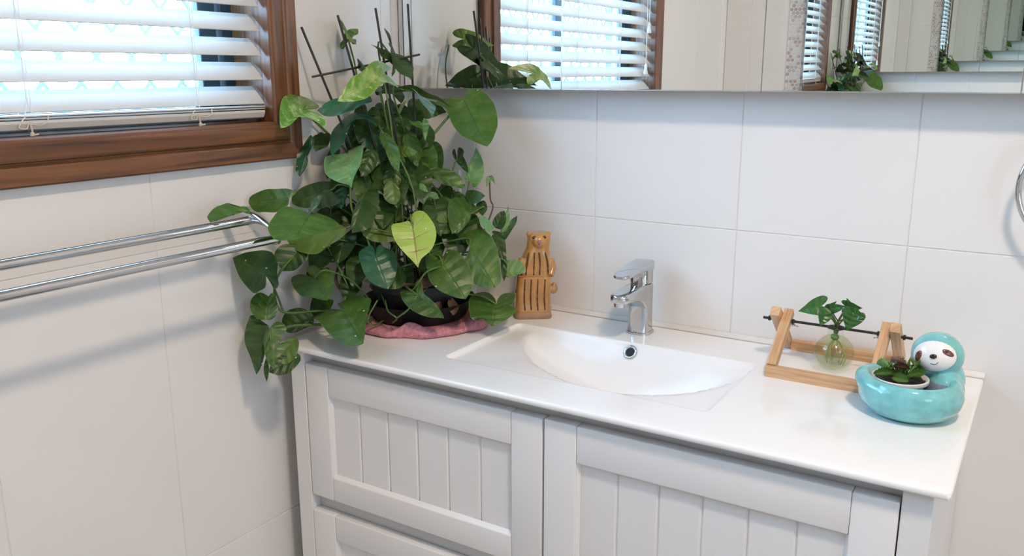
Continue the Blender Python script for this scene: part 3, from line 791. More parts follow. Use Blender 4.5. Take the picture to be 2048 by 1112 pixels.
# ------------------------------------------------------------------ towel ring on the back wall, cut by the frame
ring = thing('towel_ring', (1.229, 0, 1.262), 'chrome round towel ring on the tiled wall at the mirror end', 'towel ring')
V, F = [], []
nR, nr = 64, 12
rc = Vector((1.229, -0.040, 1.178))
for i in range(nR):
    a = 2*math.pi*i/nR; dirv = Vector((math.cos(a), 0, math.sin(a)))
    for k in range(nr):
        b = 2*math.pi*k/nr; V.append(rc+dirv*(0.0850+0.0045*math.cos(b))+Vector((0, 0.0045*math.sin(b), 0)))
for i in range(nR):
    for k in range(nr):
        F.append((i*nr+k, i*nr+(k+1) % nr, ((i+1) % nR)*nr+(k+1) % nr, ((i+1) % nR)*nr+k))
mesh('ring', V, F, M['chrome'], ring, smooth=True)
V, F = join(lathe([(0.024, 0.0), (0.024, 0.006), (0.021, 0.008)], (1.229, -0.0005, 1.266), 28, (True, True), Matrix.Rotation(math.radians(90), 3, 'X')),
            lathe([(0.009, 0.007), (0.009, 0.046), (0.007, 0.049)], (1.229, -0.0005, 1.266), 20, (True, True), Matrix.Rotation(math.radians(90), 3, 'X')))
mesh('wall_mount', V, F, M['chrome'], ring, smooth=True, auto=35)

# ================================================================== potted climbing plant on its folded towel
PC = Vector((0.168, -0.212, 0.0))
tw = thing('folded_towel', (PC.x, PC.y, TZ), 'pink terry towel lying crumpled under the black plant pot', 'towel')
def towel(rmax, z0, th, ph, name):
    V, F = [], []
    na, rings = 160, [0.0, 0.5, 0.72, 0.80, 0.86, 0.91, 0.95, 0.98, 1.0, 1.0, 0.97]
    for i, f in enumerate(rings):
        for k in range(na):
            a = 2*math.pi*k/na
            R = rmax*(1+0.035*math.sin(3*a+ph)+0.025*math.sin(7*a+1.3*ph)+0.012*math.sin(13*a+ph*2))
            r = R*f
            hump = th*(0.72+0.28*math.sin(5*a+ph)+0.16*math.sin(11*a+2*ph))
            t = (f-0.72)/0.28
            if i < 2: z = th*0.45
            elif i <= 8: z = th*0.45+(hump-th*0.45)*math.sin(min(1, max(0, t)*1.25)*math.pi/2)*(1-max(0, (t-0.72)/0.28)**2*0.75)
            else: z = 0.0012 if i == 10 else 0.30*hump
            x, y = PC.x+0.006+r*math.cos(a), PC.y+0.004+r*math.sin(a)
            n3 = noise.noise(Vector((x*260, y*260, z*200)))*0.0009+noise.noise(Vector((x*45, y*45, 3)))*0.0022*min(1, max(0, t)*2)
            V.append((max(x, 0.012), min(y, -0.012), z0+max(0.0010, z+n3)))
    for i in range(len(rings)-1):
        for k in range(na):
            k2 = (k+1) % na; F.append((i*na+k, i*na+k2, (i+1)*na+k2, (i+1)*na+k))
    return V, F
V, F = towel(0.131, TZ, 0.026, 0.6, 'towel'); mesh('terry_cloth', V, F, M['terry'], tw, smooth=True)

plant = thing('potted_plant', (PC.x, PC.y, 0.8805), 'large bushy arrowhead vine with green and lime leaves in a black pot in the corner', 'plant')
V, F = lathe([(0.0, 0.8825), (0.087, 0.8825), (0.092, 0.886), (0.106, 0.916), (0.1085, 0.919), (0.1055, 0.919), (0.1025, 0.915), (0.090, 0.8905), (0.0, 0.890)], (PC.x, PC.y, 0), 56); mesh('saucer', V, F, M['black'], plant, smooth=True, auto=50)
V, F = lathe([(0.0, 0.8905), (0.078, 0.8905), (0.090, 0.942), (0.094, 0.943), (0.094, 0.956), (0.089, 0.956), (0.087, 0.945), (0.0, 0.944)], (PC.x, PC.y, 0), 72, wob=lambda a, i: 1+(0.012*math.cos(24*a) if 1 <= i <= 2 else 0)); mesh('pot', V, F, M['black'], plant, smooth=True, auto=50)
V, F = [], []
for i in range(9):
    for k in range(28):
        a = 2*math.pi*k/28; r = 0.0868*i/8
        x, y = PC.x+r*math.cos(a), PC.y+r*math.sin(a)
        V.append((x, y, 0.947+0.004*noise.noise(Vector((x*80, y*80, 0)))))
for i in range(8):
    for k in range(28): F.append((i*28+k, i*28+(k+1) % 28, (i+1)*28+(k+1) % 28, (i+1)*28+k))
mesh('potting_soil', V, F, M['soil'], plant, smooth=True)

LEAVES = [
('M',[0.201,-0.1,1.292],[0.665,-0.356,-0.656],[0.287,-0.689,0.665],0.123,[(16,113),(37,84),(48,49),(48,15),(37,-11),(25,-24),(11,-19)],[(-16,105),(-32,79),(-40,50),(-40,23),(-39,-1),(-53,-31),(-33,-30),(-14,-23),(-3,-13)],-8,0.1),
('D',[0.097,-0.12,1.283],[0.916,0.329,-0.228],[0.395,-0.839,0.375],0.066,[(11,47),(12,28),(11,12),(8,3)],[(-9,56),(-20,43),(-27,33),(-21,19),(-9,6)],12,0.15),
('L',[0.184,-0.331,1.33],[-0.065,-0.946,-0.317],[0.845,-0.221,0.486],0.089,[(9,76),(16,63),(20,44),(16,22),(12,3),(12,-23),(23,-40),(26,-51),(12,-50),(0,-41),(-7,-27),(-5,-12)],[(-7,76),(-21,47),(-22,23),(-25,7),(-30,-10),(-30,-41),(-18,-81),(-12,-62),(-7,-27),(-4,-9)],10,0.25),
('L',[0.061,-0.387,1.278],[0.009,-0.921,-0.39],[0.47,-0.34,0.815],0.059,[(8,51),(9,39),(6,21),(6,12),(18,10),(33,9),(59,15),(49,0),(27,-12),(6,-14),(1,-7)],[(-14,45),(-29,26),(-41,6),(-46,-14),(-43,-29),(-44,-46),(-38,-57),(-22,-61),(-7,-55),(3,-40),(4,-21),(1,-7)],8,0.2),
('T',[0.136,-0.296,1.301],[-0.651,-0.725,-0.225],[0.579,-0.666,0.47],0.096,[(12,89),(17,76),(19,56),(17,40),(13,18),(10,-1)],[(-7,84),(-13,69),(-11,51),(-7,34),(-7,12)],-12,0.1),
('T',[0.085,-0.278,1.267],[0.299,-0.871,-0.39],[0.144,-0.363,0.921],0.128,[(4,111),(7,90),(7,61),(4,23),(13,8),(30,13),(51,34),(43,16),(25,-8),(7,-9)],[(-14,103),(-24,68),(-24,45),(-23,18),(-20,-3),(-15,-20),(-5,-36),(11,-46),(23,-48),(17,-29),(4,-15)],-12,0.25),
('G',[0.108,-0.33,1.2],[0.636,-0.657,-0.405],[0.038,-0.497,0.867],0.103,[(6,82),(12,68),(24,40),(33,2),(36,-15),(31,-43),(22,-70),(14,-90),(1,-80),(-2,-54),(0,-15)],[(-11,90),(-27,75),(-39,60),(-43,31),(-40,5),(-31,-8),(-18,-15),(-5,-11)],14,0.15),
('T',[0.029,-0.336,1.227],[0.14,-0.584,-0.8],[0.649,-0.556,0.519],0.081,[(5,65),(6,48),(2,45),(4,25),(6,-2),(5,-11)],[(-10,72),(-14,53),(-17,39),(-13,27),(-8,8),(-4,-6)],-20,0.1),
('D',[0.025,-0.301,1.231],[0.14,-0.705,-0.695],[0.646,-0.467,0.604],0.041,[(9,32),(16,21),(13,2),(5,-5)],[(-6,38),(-12,21),(-11,8),(-6,0)],12,0.15),
('T',[0.057,-0.202,1.253],[-0.179,-0.783,-0.595],[0.687,-0.533,0.494],0.048,[(15,41),(27,28),(22,8),(11,-2)],[(-12,45),(-22,37),(-22,23),(-13,7)],12,0.15),
('D',[0.059,-0.171,1.317],[0.854,-0.032,-0.519],[0.498,-0.237,0.834],0.057,[(21,44),(33,23),(37,6),(31,-5),(16,-10)],[(6,38),(2,28),(-12,21),(-28,18),(-20,3)],-10,0.15),
('D',[0.111,-0.206,1.376],[0.727,0.084,-0.682],[0.685,-0.166,0.709],0.066,[(20,49),(33,38),(37,25),(30,8),(19,1)],[(-2,57),(-13,43),(-16,24),(-17,5),(-22,0),(-11,-19),(0,-46),(2,-25),(2,-9)],-12,0.15),
('G',[0.035,-0.235,1.401],[0.48,0.503,0.719],[0.852,-0.46,-0.248],0.028,[(7,22),(14,14),(15,3),(8,-6),(6,-16),(-2,-21),(-7,-19),(-1,-9)],[(-6,21),(-2,13),(-3,7),(-8,0),(-14,3),(-11,11),(-4,7)],10,0.1),
('L',[0.171,-0.192,1.249],[0.52,-0.474,-0.71],[0.4,-0.6,0.693],0.04,[(7,23),(12,6),(8,-9),(3,-11)],[(-2,25),(-2,13),(-11,9),(-22,0),(-23,-8),(-15,-4),(-5,-7)],20,0.15),
('D',[0.13,-0.159,1.243],[0.716,-0.172,-0.676],[0.376,-0.721,0.582],0.056,[(13,49),(22,35),(21,14),(13,2)],[(-18,48),(-30,34),(-27,9),(-12,-6)],12,0.15),
('D',[0.193,-0.113,1.178],[0.799,-0.228,-0.557],[0.243,-0.724,0.646],0.042,[(7,26),(11,11),(13,0),(19,-5),(23,-19),(19,-31)],[(-4,32),(-5,16),(-5,3),(-2,-13),(4,-30),(12,-34)],-12,0.15),
('G',[0.225,-0.117,1.137],[0.028,0.285,0.958],[0.53,-0.817,0.227],0.067,[(1,53),(6,35),(9,20),(11,3),(7,-2)],[(-8,58),(-18,43),(-25,24),(-24,9),(-16,-7),(-10,-12),(-3,-5)],8,0.15),
('M',[0.186,-0.195,1.162],[0.919,0.164,-0.359],[0.335,-0.804,0.491],0.077,[(12,70),(19,54),(20,32),(12,11),(6,1)],[(-4,66),(-10,43),(-10,24),(-6,8),(-4,1)],-15,0.2),
('D',[0.155,-0.185,1.181],[0.844,0.174,-0.507],[0.437,-0.771,0.462],0.056,[(7,45),(11,28),(11,12),(8,2)],[(-8,45),(-13,31),(-11,13),(-5,-1)],12,0.15),
('M',[0.269,-0.177,1.084],[-0.134,-0.859,-0.495],[0.609,-0.465,0.642],0.057,[(7,46),(8,29),(7,12)],[(-17,44),(-40,19),(-47,2),(-47,-13),(-35,-29),(-20,-31),(-5,-27),(7,-20),(5,-6)],-14,0.2),
('M',[0.292,-0.214,1.028],[0.735,-0.24,-0.634],[0.328,-0.693,0.643],0.092,[(14,88),(22,75),(34,47),(45,13),(43,-25),(42,-54),(29,-60),(14,-55),(6,-40),(0,-16)],[(-12,86),(-29,65),(-29,42),(-19,18),(-10,7)],-10,0.15),
('M',[0.271,-0.27,1.004],[0.745,-0.176,-0.644],[0.376,-0.686,0.623],0.078,[(15,70),(30,56),(38,32),(39,4),(33,-16),(24,-29),(9,-15)],[(-11,69),(-22,53),(-32,36),(-36,14),(-29,-8),(-19,-35),(-3,-38),(13,-36),(7,-16)],-8,0.15),
('Y',[0.23,-0.302,1.073],[0.445,-0.415,-0.794],[0.486,-0.633,0.603],0.077,[(8,61),(27,48),(38,27),(39,5),(33,-14),(23,-36),(11,-42),(2,-34),(-1,-21),(2,-7)],[(-10,61),(-26,40),(-35,20),(-38,2),(-35,-10),(-20,-14),(-5,-17),(-3,-7)],8,0.1),
('T',[0.16,-0.325,1.015],[0.596,-0.222,-0.772],[0.506,-0.642,0.576],0.064,[(14,54),(24,41),(32,25),(35,2),(24,-16),(13,-24),(5,-12)],[(-13,53),(-24,40),(-29,20),(-28,-6),(-24,-25),(-14,-30),(2,-30),(3,-12)],-10,0.15),
('M',[0.181,-0.282,0.991],[-0.676,-0.676,-0.293],[0.526,-0.721,0.451],0.072,[(14,58),(27,43),(37,23),(36,5),(22,-4)],[(-2,48),(-8,22),(-11,1)],12,0.15),
('O',[0.145,-0.258,1.069],[-0.26,-0.886,-0.383],[0.692,-0.448,0.566],0.059,[(17,49),(28,34),(35,15),(24,-3)],[(-16,60),(-28,37),(-32,13),(-44,-3),(-33,-28),(-14,-47),(2,-54),(6,-33),(4,-10)],12,0.15),
('D',[0.116,-0.297,1.128],[0.119,-0.592,-0.797],[0.601,-0.596,0.533],0.082,[(12,77),(24,68),(31,52),(31,22),(25,-2),(19,-12),(9,-7)],[(-6,71),(-9,49),(-9,32),(-7,14),(-5,4)],14,0.15),
('D',[0.094,-0.286,1.128],[0.924,0.351,0.148],[0.278,-0.887,0.368],0.045,[(8,35),(15,19),(16,3),(11,-7)],[(-3,35),(-5,20),(-4,5)],12,0.15),
('O',[0.156,-0.265,1.151],[0.329,-0.295,-0.897],[0.575,-0.691,0.438],0.048,[(8,41),(11,30),(9,12),(10,3),(5,-3)],[(-11,44),(-19,34),(-17,15),(-9,3),(-2,-3)],12,0.15),
('D',[0.157,-0.219,1.14],[0.319,-0.311,-0.895],[0.561,-0.699,0.442],0.046,[(10,40),(13,21),(15,-9),(9,-14)],[(-13,42),(-19,33),(-9,14),(-1,-13)],12,0.15),
('G',[0.188,-0.229,1.124],[0.951,0.239,-0.194],[0.305,-0.825,0.477],0.04,[(8,32),(7,18),(4,6)],[(-4,32),(-2,18),(-3,6)],12,0.15),
('G',[0.183,-0.227,1.14],[0.893,-0.009,-0.451],[0.285,-0.764,0.58],0.027,[(6,16),(6,7)],[(-4,20),(-5,8)],12,0.15),
('D',[0.19,-0.183,1.107],[0.036,-0.62,-0.784],[0.555,-0.64,0.532],0.057,[(25,42),(31,18),(23,-1),(12,-8)],[(-12,51),(-23,33),(-26,12),(-15,-1)],12,0.15),
('O',[0.235,-0.201,1.073],[-0.561,-0.825,0.068],[0.764,-0.484,0.427],0.025,[(6,16),(6,4)],[(-8,19),(-12,9),(-8,-1)],12,0.15),
('O',[0.237,-0.203,1.061],[-0.574,-0.819,-0.002],[0.731,-0.513,0.451],0.026,[(9,22),(14,11),(12,1)],[(-8,19),(-9,7)],12,0.15),
('D',[0.238,-0.151,1.114],[0.996,0.066,0.063],[0.033,-0.903,0.429],0.042,[(7,30),(10,15),(8,4)],[(-8,37),(-15,31),(-18,15)],12,0.15),
('D',[0.26,-0.142,1.1],[0.571,-0.274,-0.774],[0.419,-0.714,0.561],0.029,[(12,21),(15,11),(13,1)],[(-4,21),(-5,6)],12,0.15),
('G',[0.282,-0.17,1.079],[0.924,-0.116,-0.364],[0.15,-0.767,0.624],0.041,[(4,25),(5,11)],[(-14,39),(-13,25),(-8,10)],12,0.15),
('D',[0.284,-0.116,1.049],[0.261,0.408,0.875],[0.451,-0.853,0.263],0.038,[(7,31),(11,16),(9,4)],[(-7,31),(-13,18),(-11,3)],12,0.15),
('G',[0.295,-0.112,1.04],[0.081,0.315,0.946],[0.482,-0.843,0.239],0.054,[(2,35),(2,20),(4,5)],[(-7,37),(-11,20),(-6,5)],12,0.15),
('D',[0.296,-0.115,1.027],[0.362,0.455,0.814],[0.424,-0.858,0.291],0.057,[(6,42),(8,24),(9,8)],[(-6,44),(-7,28),(-7,5)],12,0.15),
('D',[0.307,-0.162,1.053],[0.578,-0.242,-0.779],[0.425,-0.726,0.541],0.063,[(8,50),(15,26),(12,8)],[(-7,53),(-6,30),(-4,9)],12,0.15),
('D',[0.318,-0.153,1.016],[0.313,-0.261,-0.913],[0.507,-0.767,0.393],0.06,[(7,44),(10,21),(8,4)],[(-3,48),(-2,24)],12,0.15),
('G',[0.257,-0.094,1.146],[0.092,-0.648,-0.756],[0.504,-0.625,0.596],0.025,[(3,15),(5,1)],[(-5,13),(-5,4)],12,0.15),
('G',[0.258,-0.093,1.146],[0.691,-0.315,-0.651],[0.29,-0.703,0.649],0.021,[(3,10),(3,0)],[(-2,14),(-2,6)],12,0.15),
('M',[0.121,-0.572,1.131],[-0.555,-0.801,-0.227],[0.691,-0.595,0.411],0.062,[(0,47),(-5,31),(-3,16),(6,2)],[(-10,64),(-15,59),(-20,50),(-22,38),(-22,28),(-12,16),(-8,4)],-8,0.15),
('M',[0.089,-0.458,1.134],[-0.896,-0.433,-0.104],[0.363,-0.846,0.391],0.076,[(15,65),(19,47),(21,25),(14,5)],[(-11,73),(-19,57),(-21,43),(-20,29),(-19,11),(-15,-4),(-10,-11)],-12,0.15),
('D',[0.069,-0.337,1.133],[-0.676,-0.674,-0.296],[0.572,-0.734,0.367],0.073,[(11,62),(21,42),(27,21),(25,-9)],[(-11,72),(-19,60),(-24,41),(-23,18),(-16,-4),(-4,-28)],-10,0.15),
('M',[0.172,-0.495,1.117],[0.357,-0.848,-0.392],[0.543,-0.153,0.826],0.063,[(14,46),(35,20),(47,-9),(46,-25),(33,-32),(15,-33),(5,-27),(0,-14)],[(-14,70),(-26,73),(-38,68),(-47,56),(-48,32),(-44,7),(-30,-10),(-14,-11),(-5,-7)],-8,0.2),
('T',[0.172,-0.495,1.119],[0.002,0.734,0.679],[0.66,-0.511,0.551],0.045,[(6,31),(6,13),(4,4)],[(-4,30),(-4,11)],12,0.15),
('O',[0.108,-0.343,1.068],[-0.756,-0.633,-0.168],[0.53,-0.741,0.413],0.109,[(18,100),(33,80),(38,58),(30,39),(19,14),(7,-2)],[(-6,114),(-6,83),(-6,46),(-9,14)],12,0.15),
('T',[0.076,-0.307,1.138],[0.282,-0.551,-0.786],[0.578,-0.556,0.597],0.048,[(5,34),(7,13)],[(-12,34),(-18,24),(-10,8)],12,0.15),
('D',[0.079,-0.511,1.01],[-0.877,-0.262,0.402],[0.466,-0.668,0.58],0.069,[(11,56),(23,40),(32,20),(37,0),(29,-6),(18,-10)],[(-10,62),(-19,55),(-33,38),(-39,24),(-39,13),(-30,-2),(-12,-13),(5,-27),(12,-22),(6,-10)],-8,0.15),
('D',[0.045,-0.391,1.037],[-0.177,-0.714,-0.677],[0.65,-0.601,0.464],0.059,[(17,46),(21,18),(13,2)],[(-15,53),(-30,43),(-27,20)],12,0.15),
('M',[0.085,-0.406,0.983],[0.812,-0.288,-0.508],[0.296,-0.548,0.783],0.055,[(14,44),(27,23),(32,2),(27,-18),(16,-9),(18,-25),(15,-48),(1,-49),(-3,-26)],[(-11,47),(-22,33),(-35,20),(-39,-5),(-32,-43),(-17,-38),(-5,-16)],-8,0.15),
('M',[0.169,-0.425,0.94],[0.841,-0.449,-0.303],[0.086,-0.442,0.893],0.095,[(17,62),(39,24),(54,-6),(48,-33),(48,-72),(39,-97),(23,-103),(8,-82),(1,-49),(5,-18)],[(-18,88),(-33,65),(-41,31),(-45,-15),(-50,-64),(-43,-74),(-24,-62),(-12,-32),(-5,-6)],-8,0.15),
('M',[0.074,-0.512,0.93],[-0.228,0.394,0.891],[0.667,-0.603,0.438],0.042,[(15,49),(25,42),(30,29),(27,14),(16,1)],[(-5,49),(-12,38),(-17,23),(-13,6),(-5,0)],-12,0.15),
('D',[0.071,-0.505,0.917],[0.073,-0.482,-0.873],[0.658,-0.635,0.406],0.085,[(4,73),(5,46),(3,17)],[(-7,75),(-18,57),(-31,39),(-37,20),(-37,0),(-33,-14),(-16,-7)],-12,0.15),
('M',[0.089,-0.518,0.92],[0.383,-0.336,-0.86],[0.643,-0.571,0.51],0.072,[(5,54),(9,31),(20,15),(26,3),(18,-10),(8,-11)],[(-6,62),(-12,47),(-13,29),(-11,12),(-5,4)],-15,0.15),
('M',[0.081,-0.525,0.867],[0.138,-0.185,-0.973],[0.722,-0.654,0.227],0.042,[(3,30),(4,13)],[(-4,28),(-4,13)],12,0.15),
('O',[0.106,-0.478,0.895],[-0.042,-0.839,-0.543],[0.64,-0.44,0.63],0.055,[(15,50),(22,35),(17,17),(8,3)],[(-10,46),(-14,32),(-11,16),(-6,3)],12,0.15),
('D',[0.123,-0.487,0.867],[-0.351,-0.899,-0.263],[0.679,-0.438,0.589],0.06,[(13,49),(19,34),(15,18),(8,4)],[(-10,47),(-14,26),(-11,6)],12,0.15),
('D',[0.086,-0.414,0.908],[-0.697,-0.695,-0.175],[0.549,-0.674,0.494],0.058,[(14,46),(14,24),(8,4)],[(-17,53),(-28,38),(-25,16),(-9,-1)],12,0.15),
('M',[0.245,-0.313,0.954],[0.894,-0.089,-0.439],[0.263,-0.69,0.675],0.069,[(4,60),(8,43),(9,24),(9,8),(16,-3),(21,-15),(15,-26),(5,-13)],[(-9,59),(-17,49),(-26,31),(-29,11),(-25,-13),(-13,-37),(-4,-27),(1,-11)],12,0.15),
('M',[0.346,-0.209,0.926],[0.303,-0.753,-0.585],[0.386,-0.464,0.797],0.047,[(10,41),(22,28),(34,13),(38,-1),(24,-5),(13,-4),(27,-9),(31,-39),(27,-55),(9,-47),(0,-20)],[(-10,44),(-20,32),(-38,40),(-46,23),(-51,5),(-50,-15),(-37,-35),(-21,-40),(-7,-21)],-6,0.15),
('G',[0.327,-0.158,0.975],[0.944,0.328,0.05],[0.266,-0.839,0.475],0.043,[(12,40),(23,31),(24,12),(15,1)],[(-3,33),(-9,19),(-10,5)],12,0.15),
('M',[0.131,-0.258,1.232],[0.666,-0.337,-0.665],[0.365,-0.63,0.685],0.085,[(9,67),(15,47),(14,28),(9,9),(4,-5)],[(-7,75),(-9,52),(-8,31),(-9,9),(-5,-2)],12,0.25),
('O',[0.157,-0.24,1.197],[0.99,0.003,0.143],[-0.048,-0.935,0.351],0.037,[(7,23),(12,8),(9,0)],[(-8,27),(-9,13),(-6,2)],12,0.15),
('M',[0.115,-0.287,1.163],[-0.386,-0.468,0.795],[0.829,-0.553,0.078],0.027,[(11,9),(9,-1),(3,-5)],[(-7,21),(-12,10),(-9,-2)],12,0.15),
('D',[0.111,-0.267,1.202],[0.132,-0.713,-0.689],[0.606,-0.492,0.625],0.06,[(11,49),(17,28),(15,7),(7,-4)],[(-6,45),(-12,24),(-11,5),(-7,-5)],-12,0.15),
('M',[0.143,-0.203,1.229],[0.576,-0.346,-0.741],[0.421,-0.651,0.631],0.073,[(11,55),(18,32),(16,10),(10,-4)],[(-7,61),(-13,40),(-13,16),(-6,-2)],-10,0.15),
('D',[0.147,-0.254,1.166],[0.159,-0.57,-0.806],[0.575,-0.61,0.545],0.055,[(10,42),(19,22),(17,6),(10,-3)],[(-7,39),(-13,19),(-11,5),(-5,-3)],-10,0.15),
('D',[0.075,-0.235,1.269],[0.224,-0.602,-0.766],[0.718,-0.429,0.548],0.069,[(13,51),(23,26),(24,1),(17,-19),(7,-18)],[(-13,53),(-23,30),(-24,6),(-17,-16),(-7,-17)],12,0.15),
('D',[0.096,-0.188,1.258],[0.471,-0.41,-0.781],[0.663,-0.419,0.62],0.075,[(15,53),(27,24),(28,-3),(20,-24),(8,-21)],[(-15,60),(-26,36),(-28,11),(-20,-14),(-8,-17)],12,0.15),
('D',[0.105,-0.153,1.276],[0.644,-0.302,-0.702],[0.425,-0.622,0.658],0.071,[(14,52),(24,25),(26,0),(18,-21),(8,-19)],[(-14,56),(-24,32),(-26,8),(-18,-15),(-8,-17)],12,0.15),
('T',[0.1,-0.231,1.227],[0.299,-0.555,-0.776],[0.718,-0.406,0.566],0.069,[(14,50),(25,24),(27,-1),(19,-21),(8,-19)],[(-14,54),(-25,32),(-26,8),(-19,-15),(-8,-16)],12,0.15),
('M',[0.118,-0.194,1.23],[0.495,-0.402,-0.771],[0.66,-0.403,0.634],0.073,[(15,52),(26,23),(27,-3),(19,-24),(8,-21)],[(-15,59),(-26,36),(-27,11),(-19,-14),(-8,-17)],12,0.15),
('D',[0.082,-0.261,1.201],[0.194,-0.627,-0.755],[0.645,-0.498,0.579],0.068,[(13,51),(23,27),(25,3),(17,-17),(7,-17)],[(-13,51),(-23,27),(-25,4),(-17,-17),(-7,-17)],12,0.15),
('D',[0.121,-0.245,1.173],[0.449,-0.451,-0.771],[0.254,-0.763,0.594],0.07,[(15,55),(25,32),(27,8),(19,-15),(8,-17)],[(-15,51),(-26,24),(-27,-1),(-19,-21),(-8,-19)],12,0.15),
('D',[0.149,-0.212,1.181],[0.544,-0.392,-0.741],[0.271,-0.754,0.598],0.069,[(14,53),(24,30),(26,6),(18,-16),(8,-17)],[(-14,51),(-24,26),(-26,1),(-18,-19),(-8,-18)],12,0.15),
('M',[0.152,-0.17,1.197],[0.625,-0.339,-0.704],[0.245,-0.77,0.588],0.068,[(13,52),(23,29),(24,5),(17,-17),(7,-17)],[(-13,51),(-23,26),(-24,2),(-17,-18),(-7,-18)],12,0.15),
('M',[0.096,-0.266,1.155],[0.265,-0.595,-0.759],[0.703,-0.42,0.575],0.066,[(13,49),(23,25),(24,1),(17,-19),(7,-18)],[(-13,51),(-23,29),(-24,6),(-17,-15),(-7,-16)],12,0.15),
('D',[0.146,-0.247,1.152],[0.452,-0.477,-0.754],[0.454,-0.605,0.655],0.066,[(13,50),(23,27),(24,3),(17,-17),(7,-17)],[(-13,50),(-23,27),(-24,4),(-17,-17),(-7,-17)],12,0.15),
('D',[0.174,-0.215,1.159],[0.534,-0.407,-0.741],[0.534,-0.517,0.669],0.068,[(14,49),(24,24),(25,-1),(18,-20),(8,-19)],[(-13,53),(-23,31),(-25,7),(-17,-15),(-7,-16)],12,0.15),
('D',[0.054,-0.282,1.149],[0.113,-0.72,-0.684],[0.784,-0.358,0.507],0.061,[(12,45),(21,23),(22,2),(16,-16),(7,-16)],[(-12,46),(-21,26),(-22,4),(-16,-15),(-7,-15)],12,0.15),
('D',[0.204,-0.201,1.099],[0.512,-0.431,-0.743],[0.609,-0.428,0.668],0.067,[(15,47),(25,22),(27,-2),(19,-21),(8,-19)],[(-14,53),(-25,32),(-27,9),(-19,-13),(-8,-15)],12,0.15),
('M',[0.219,-0.166,1.105],[0.607,-0.371,-0.702],[0.498,-0.511,0.701],0.065,[(14,47),(25,22),(26,-2),(18,-20),(8,-18)],[(-14,52),(-24,31),(-26,8),(-18,-13),(-8,-15)],12,0.15),
('D',[0.038,-0.31,1.081],[0.19,-0.698,-0.69],[0.349,-0.609,0.712],0.058,[(13,47),(23,29),(24,9),(17,-11),(7,-13)],[(-13,41),(-23,18),(-24,-3),(-17,-19),(-7,-17)],12,0.15),
('D',[0.067,-0.303,1.044],[0.247,-0.645,-0.723],[0.379,-0.623,0.684],0.061,[(13,48),(23,29),(24,7),(17,-13),(7,-14)],[(-13,44),(-23,21),(-24,-1),(-17,-19),(-7,-17)],12,0.15),
('D',[0.096,-0.297,0.998],[0.24,-0.654,-0.718],[0.375,-0.619,0.69],0.06,[(13,47),(22,28),(23,7),(16,-13),(7,-14)],[(-13,43),(-22,21),(-23,-1),(-16,-18),(-7,-17)],12,0.15),
('D',[0.049,-0.355,0.984],[0.208,-0.779,-0.591],[0.414,-0.477,0.775],0.049,[(12,40),(20,25),(21,8),(15,-9),(6,-11)],[(-12,34),(-20,15),(-21,-3),(-15,-16),(-6,-14)],12,0.15),
('D',[0.204,-0.236,1.018],[0.553,-0.481,-0.68],[0.535,-0.421,0.732],0.057,[(13,41),(23,19),(24,-2),(17,-18),(7,-16)],[(-13,45),(-23,27),(-24,7),(-17,-11),(-7,-13)],12,0.15),
('D',[0.249,-0.169,1.069],[0.608,-0.379,-0.698],[0.448,-0.563,0.695],0.064,[(14,47),(24,23),(25,0),(18,-19),(8,-18)],[(-14,50),(-24,29),(-25,7),(-18,-14),(-8,-15)],12,0.15),
('D',[0.129,-0.257,1.109],[0.357,-0.576,-0.735],[0.437,-0.593,0.677],0.061,[(13,47),(22,26),(23,5),(16,-14),(7,-15)],[(-13,45),(-22,23),(-23,1),(-16,-17),(-7,-16)],12,0.15),
('D',[0.089,-0.312,0.961],[0.268,-0.753,-0.601],[0.402,-0.479,0.78],0.048,[(11,39),(20,24),(21,7),(15,-9),(6,-11)],[(-12,34),(-20,16),(-21,-2),(-15,-15),(-6,-14)],12,0.15),
('D',[0.068,-0.176,1.276],[0.624,-0.292,-0.724],[0.24,-0.81,0.534],0.075,[(12,58),(20,32),(21,6),(15,-18),(6,-19)],[(-12,56),(-20,29),(-22,2),(-15,-21),(-6,-20)],12,0.15),
('D',[0.096,-0.169,1.195],[0.263,-0.577,-0.773],[0.311,-0.708,0.634],0.069,[(13,54),(23,32),(24,8),(17,-14),(7,-16)],[(-13,50),(-23,24),(-25,-1),(-17,-21),(-7,-19)],12,0.15),
('D',[0.061,-0.211,1.167],[0.157,-0.662,-0.733],[0.792,-0.358,0.494],0.065,[(13,48),(22,24),(23,0),(16,-19),(7,-18)],[(-13,51),(-22,29),(-23,6),(-16,-15),(-7,-16)],12,0.15),
('D',[0.14,-0.13,1.194],[0.553,-0.398,-0.732],[0.347,-0.688,0.637],0.067,[(13,51),(22,27),(24,3),(17,-17),(7,-17)],[(-13,51),(-22,27),(-24,4),(-17,-17),(-7,-17)],12,0.15),
('M',[0.085,-0.2,1.196],[0.592,-0.337,-0.732],[0.348,-0.713,0.609],0.072,[(10,54),(18,29),(19,4),(14,-18),(6,-18)],[(-10,54),(-18,29),(-19,4),(-14,-19),(-6,-18)],12,0.15),
('D',[0.206,-0.157,1.079],[0.185,-0.633,-0.751],[0.504,-0.595,0.626],0.067,[(14,51),(24,28),(25,4),(18,-17),(8,-17)],[(-14,50),(-24,26),(-25,2),(-18,-18),(-8,-18)],12,0.15),
('D',[0.183,-0.192,1.048],[0.694,-0.321,-0.644],[0.473,-0.472,0.744],0.063,[(14,44),(25,20),(27,-3),(19,-21),(8,-18)],[(-14,51),(-25,31),(-26,9),(-19,-12),(-8,-14)],12,0.15),
('D',[0.235,-0.183,1.051],[0.487,-0.455,-0.746],[0.429,-0.619,0.658],0.066,[(14,49),(25,26),(27,2),(19,-18),(8,-17)],[(-14,50),(-25,28),(-26,4),(-19,-16),(-8,-17)],12,0.15),
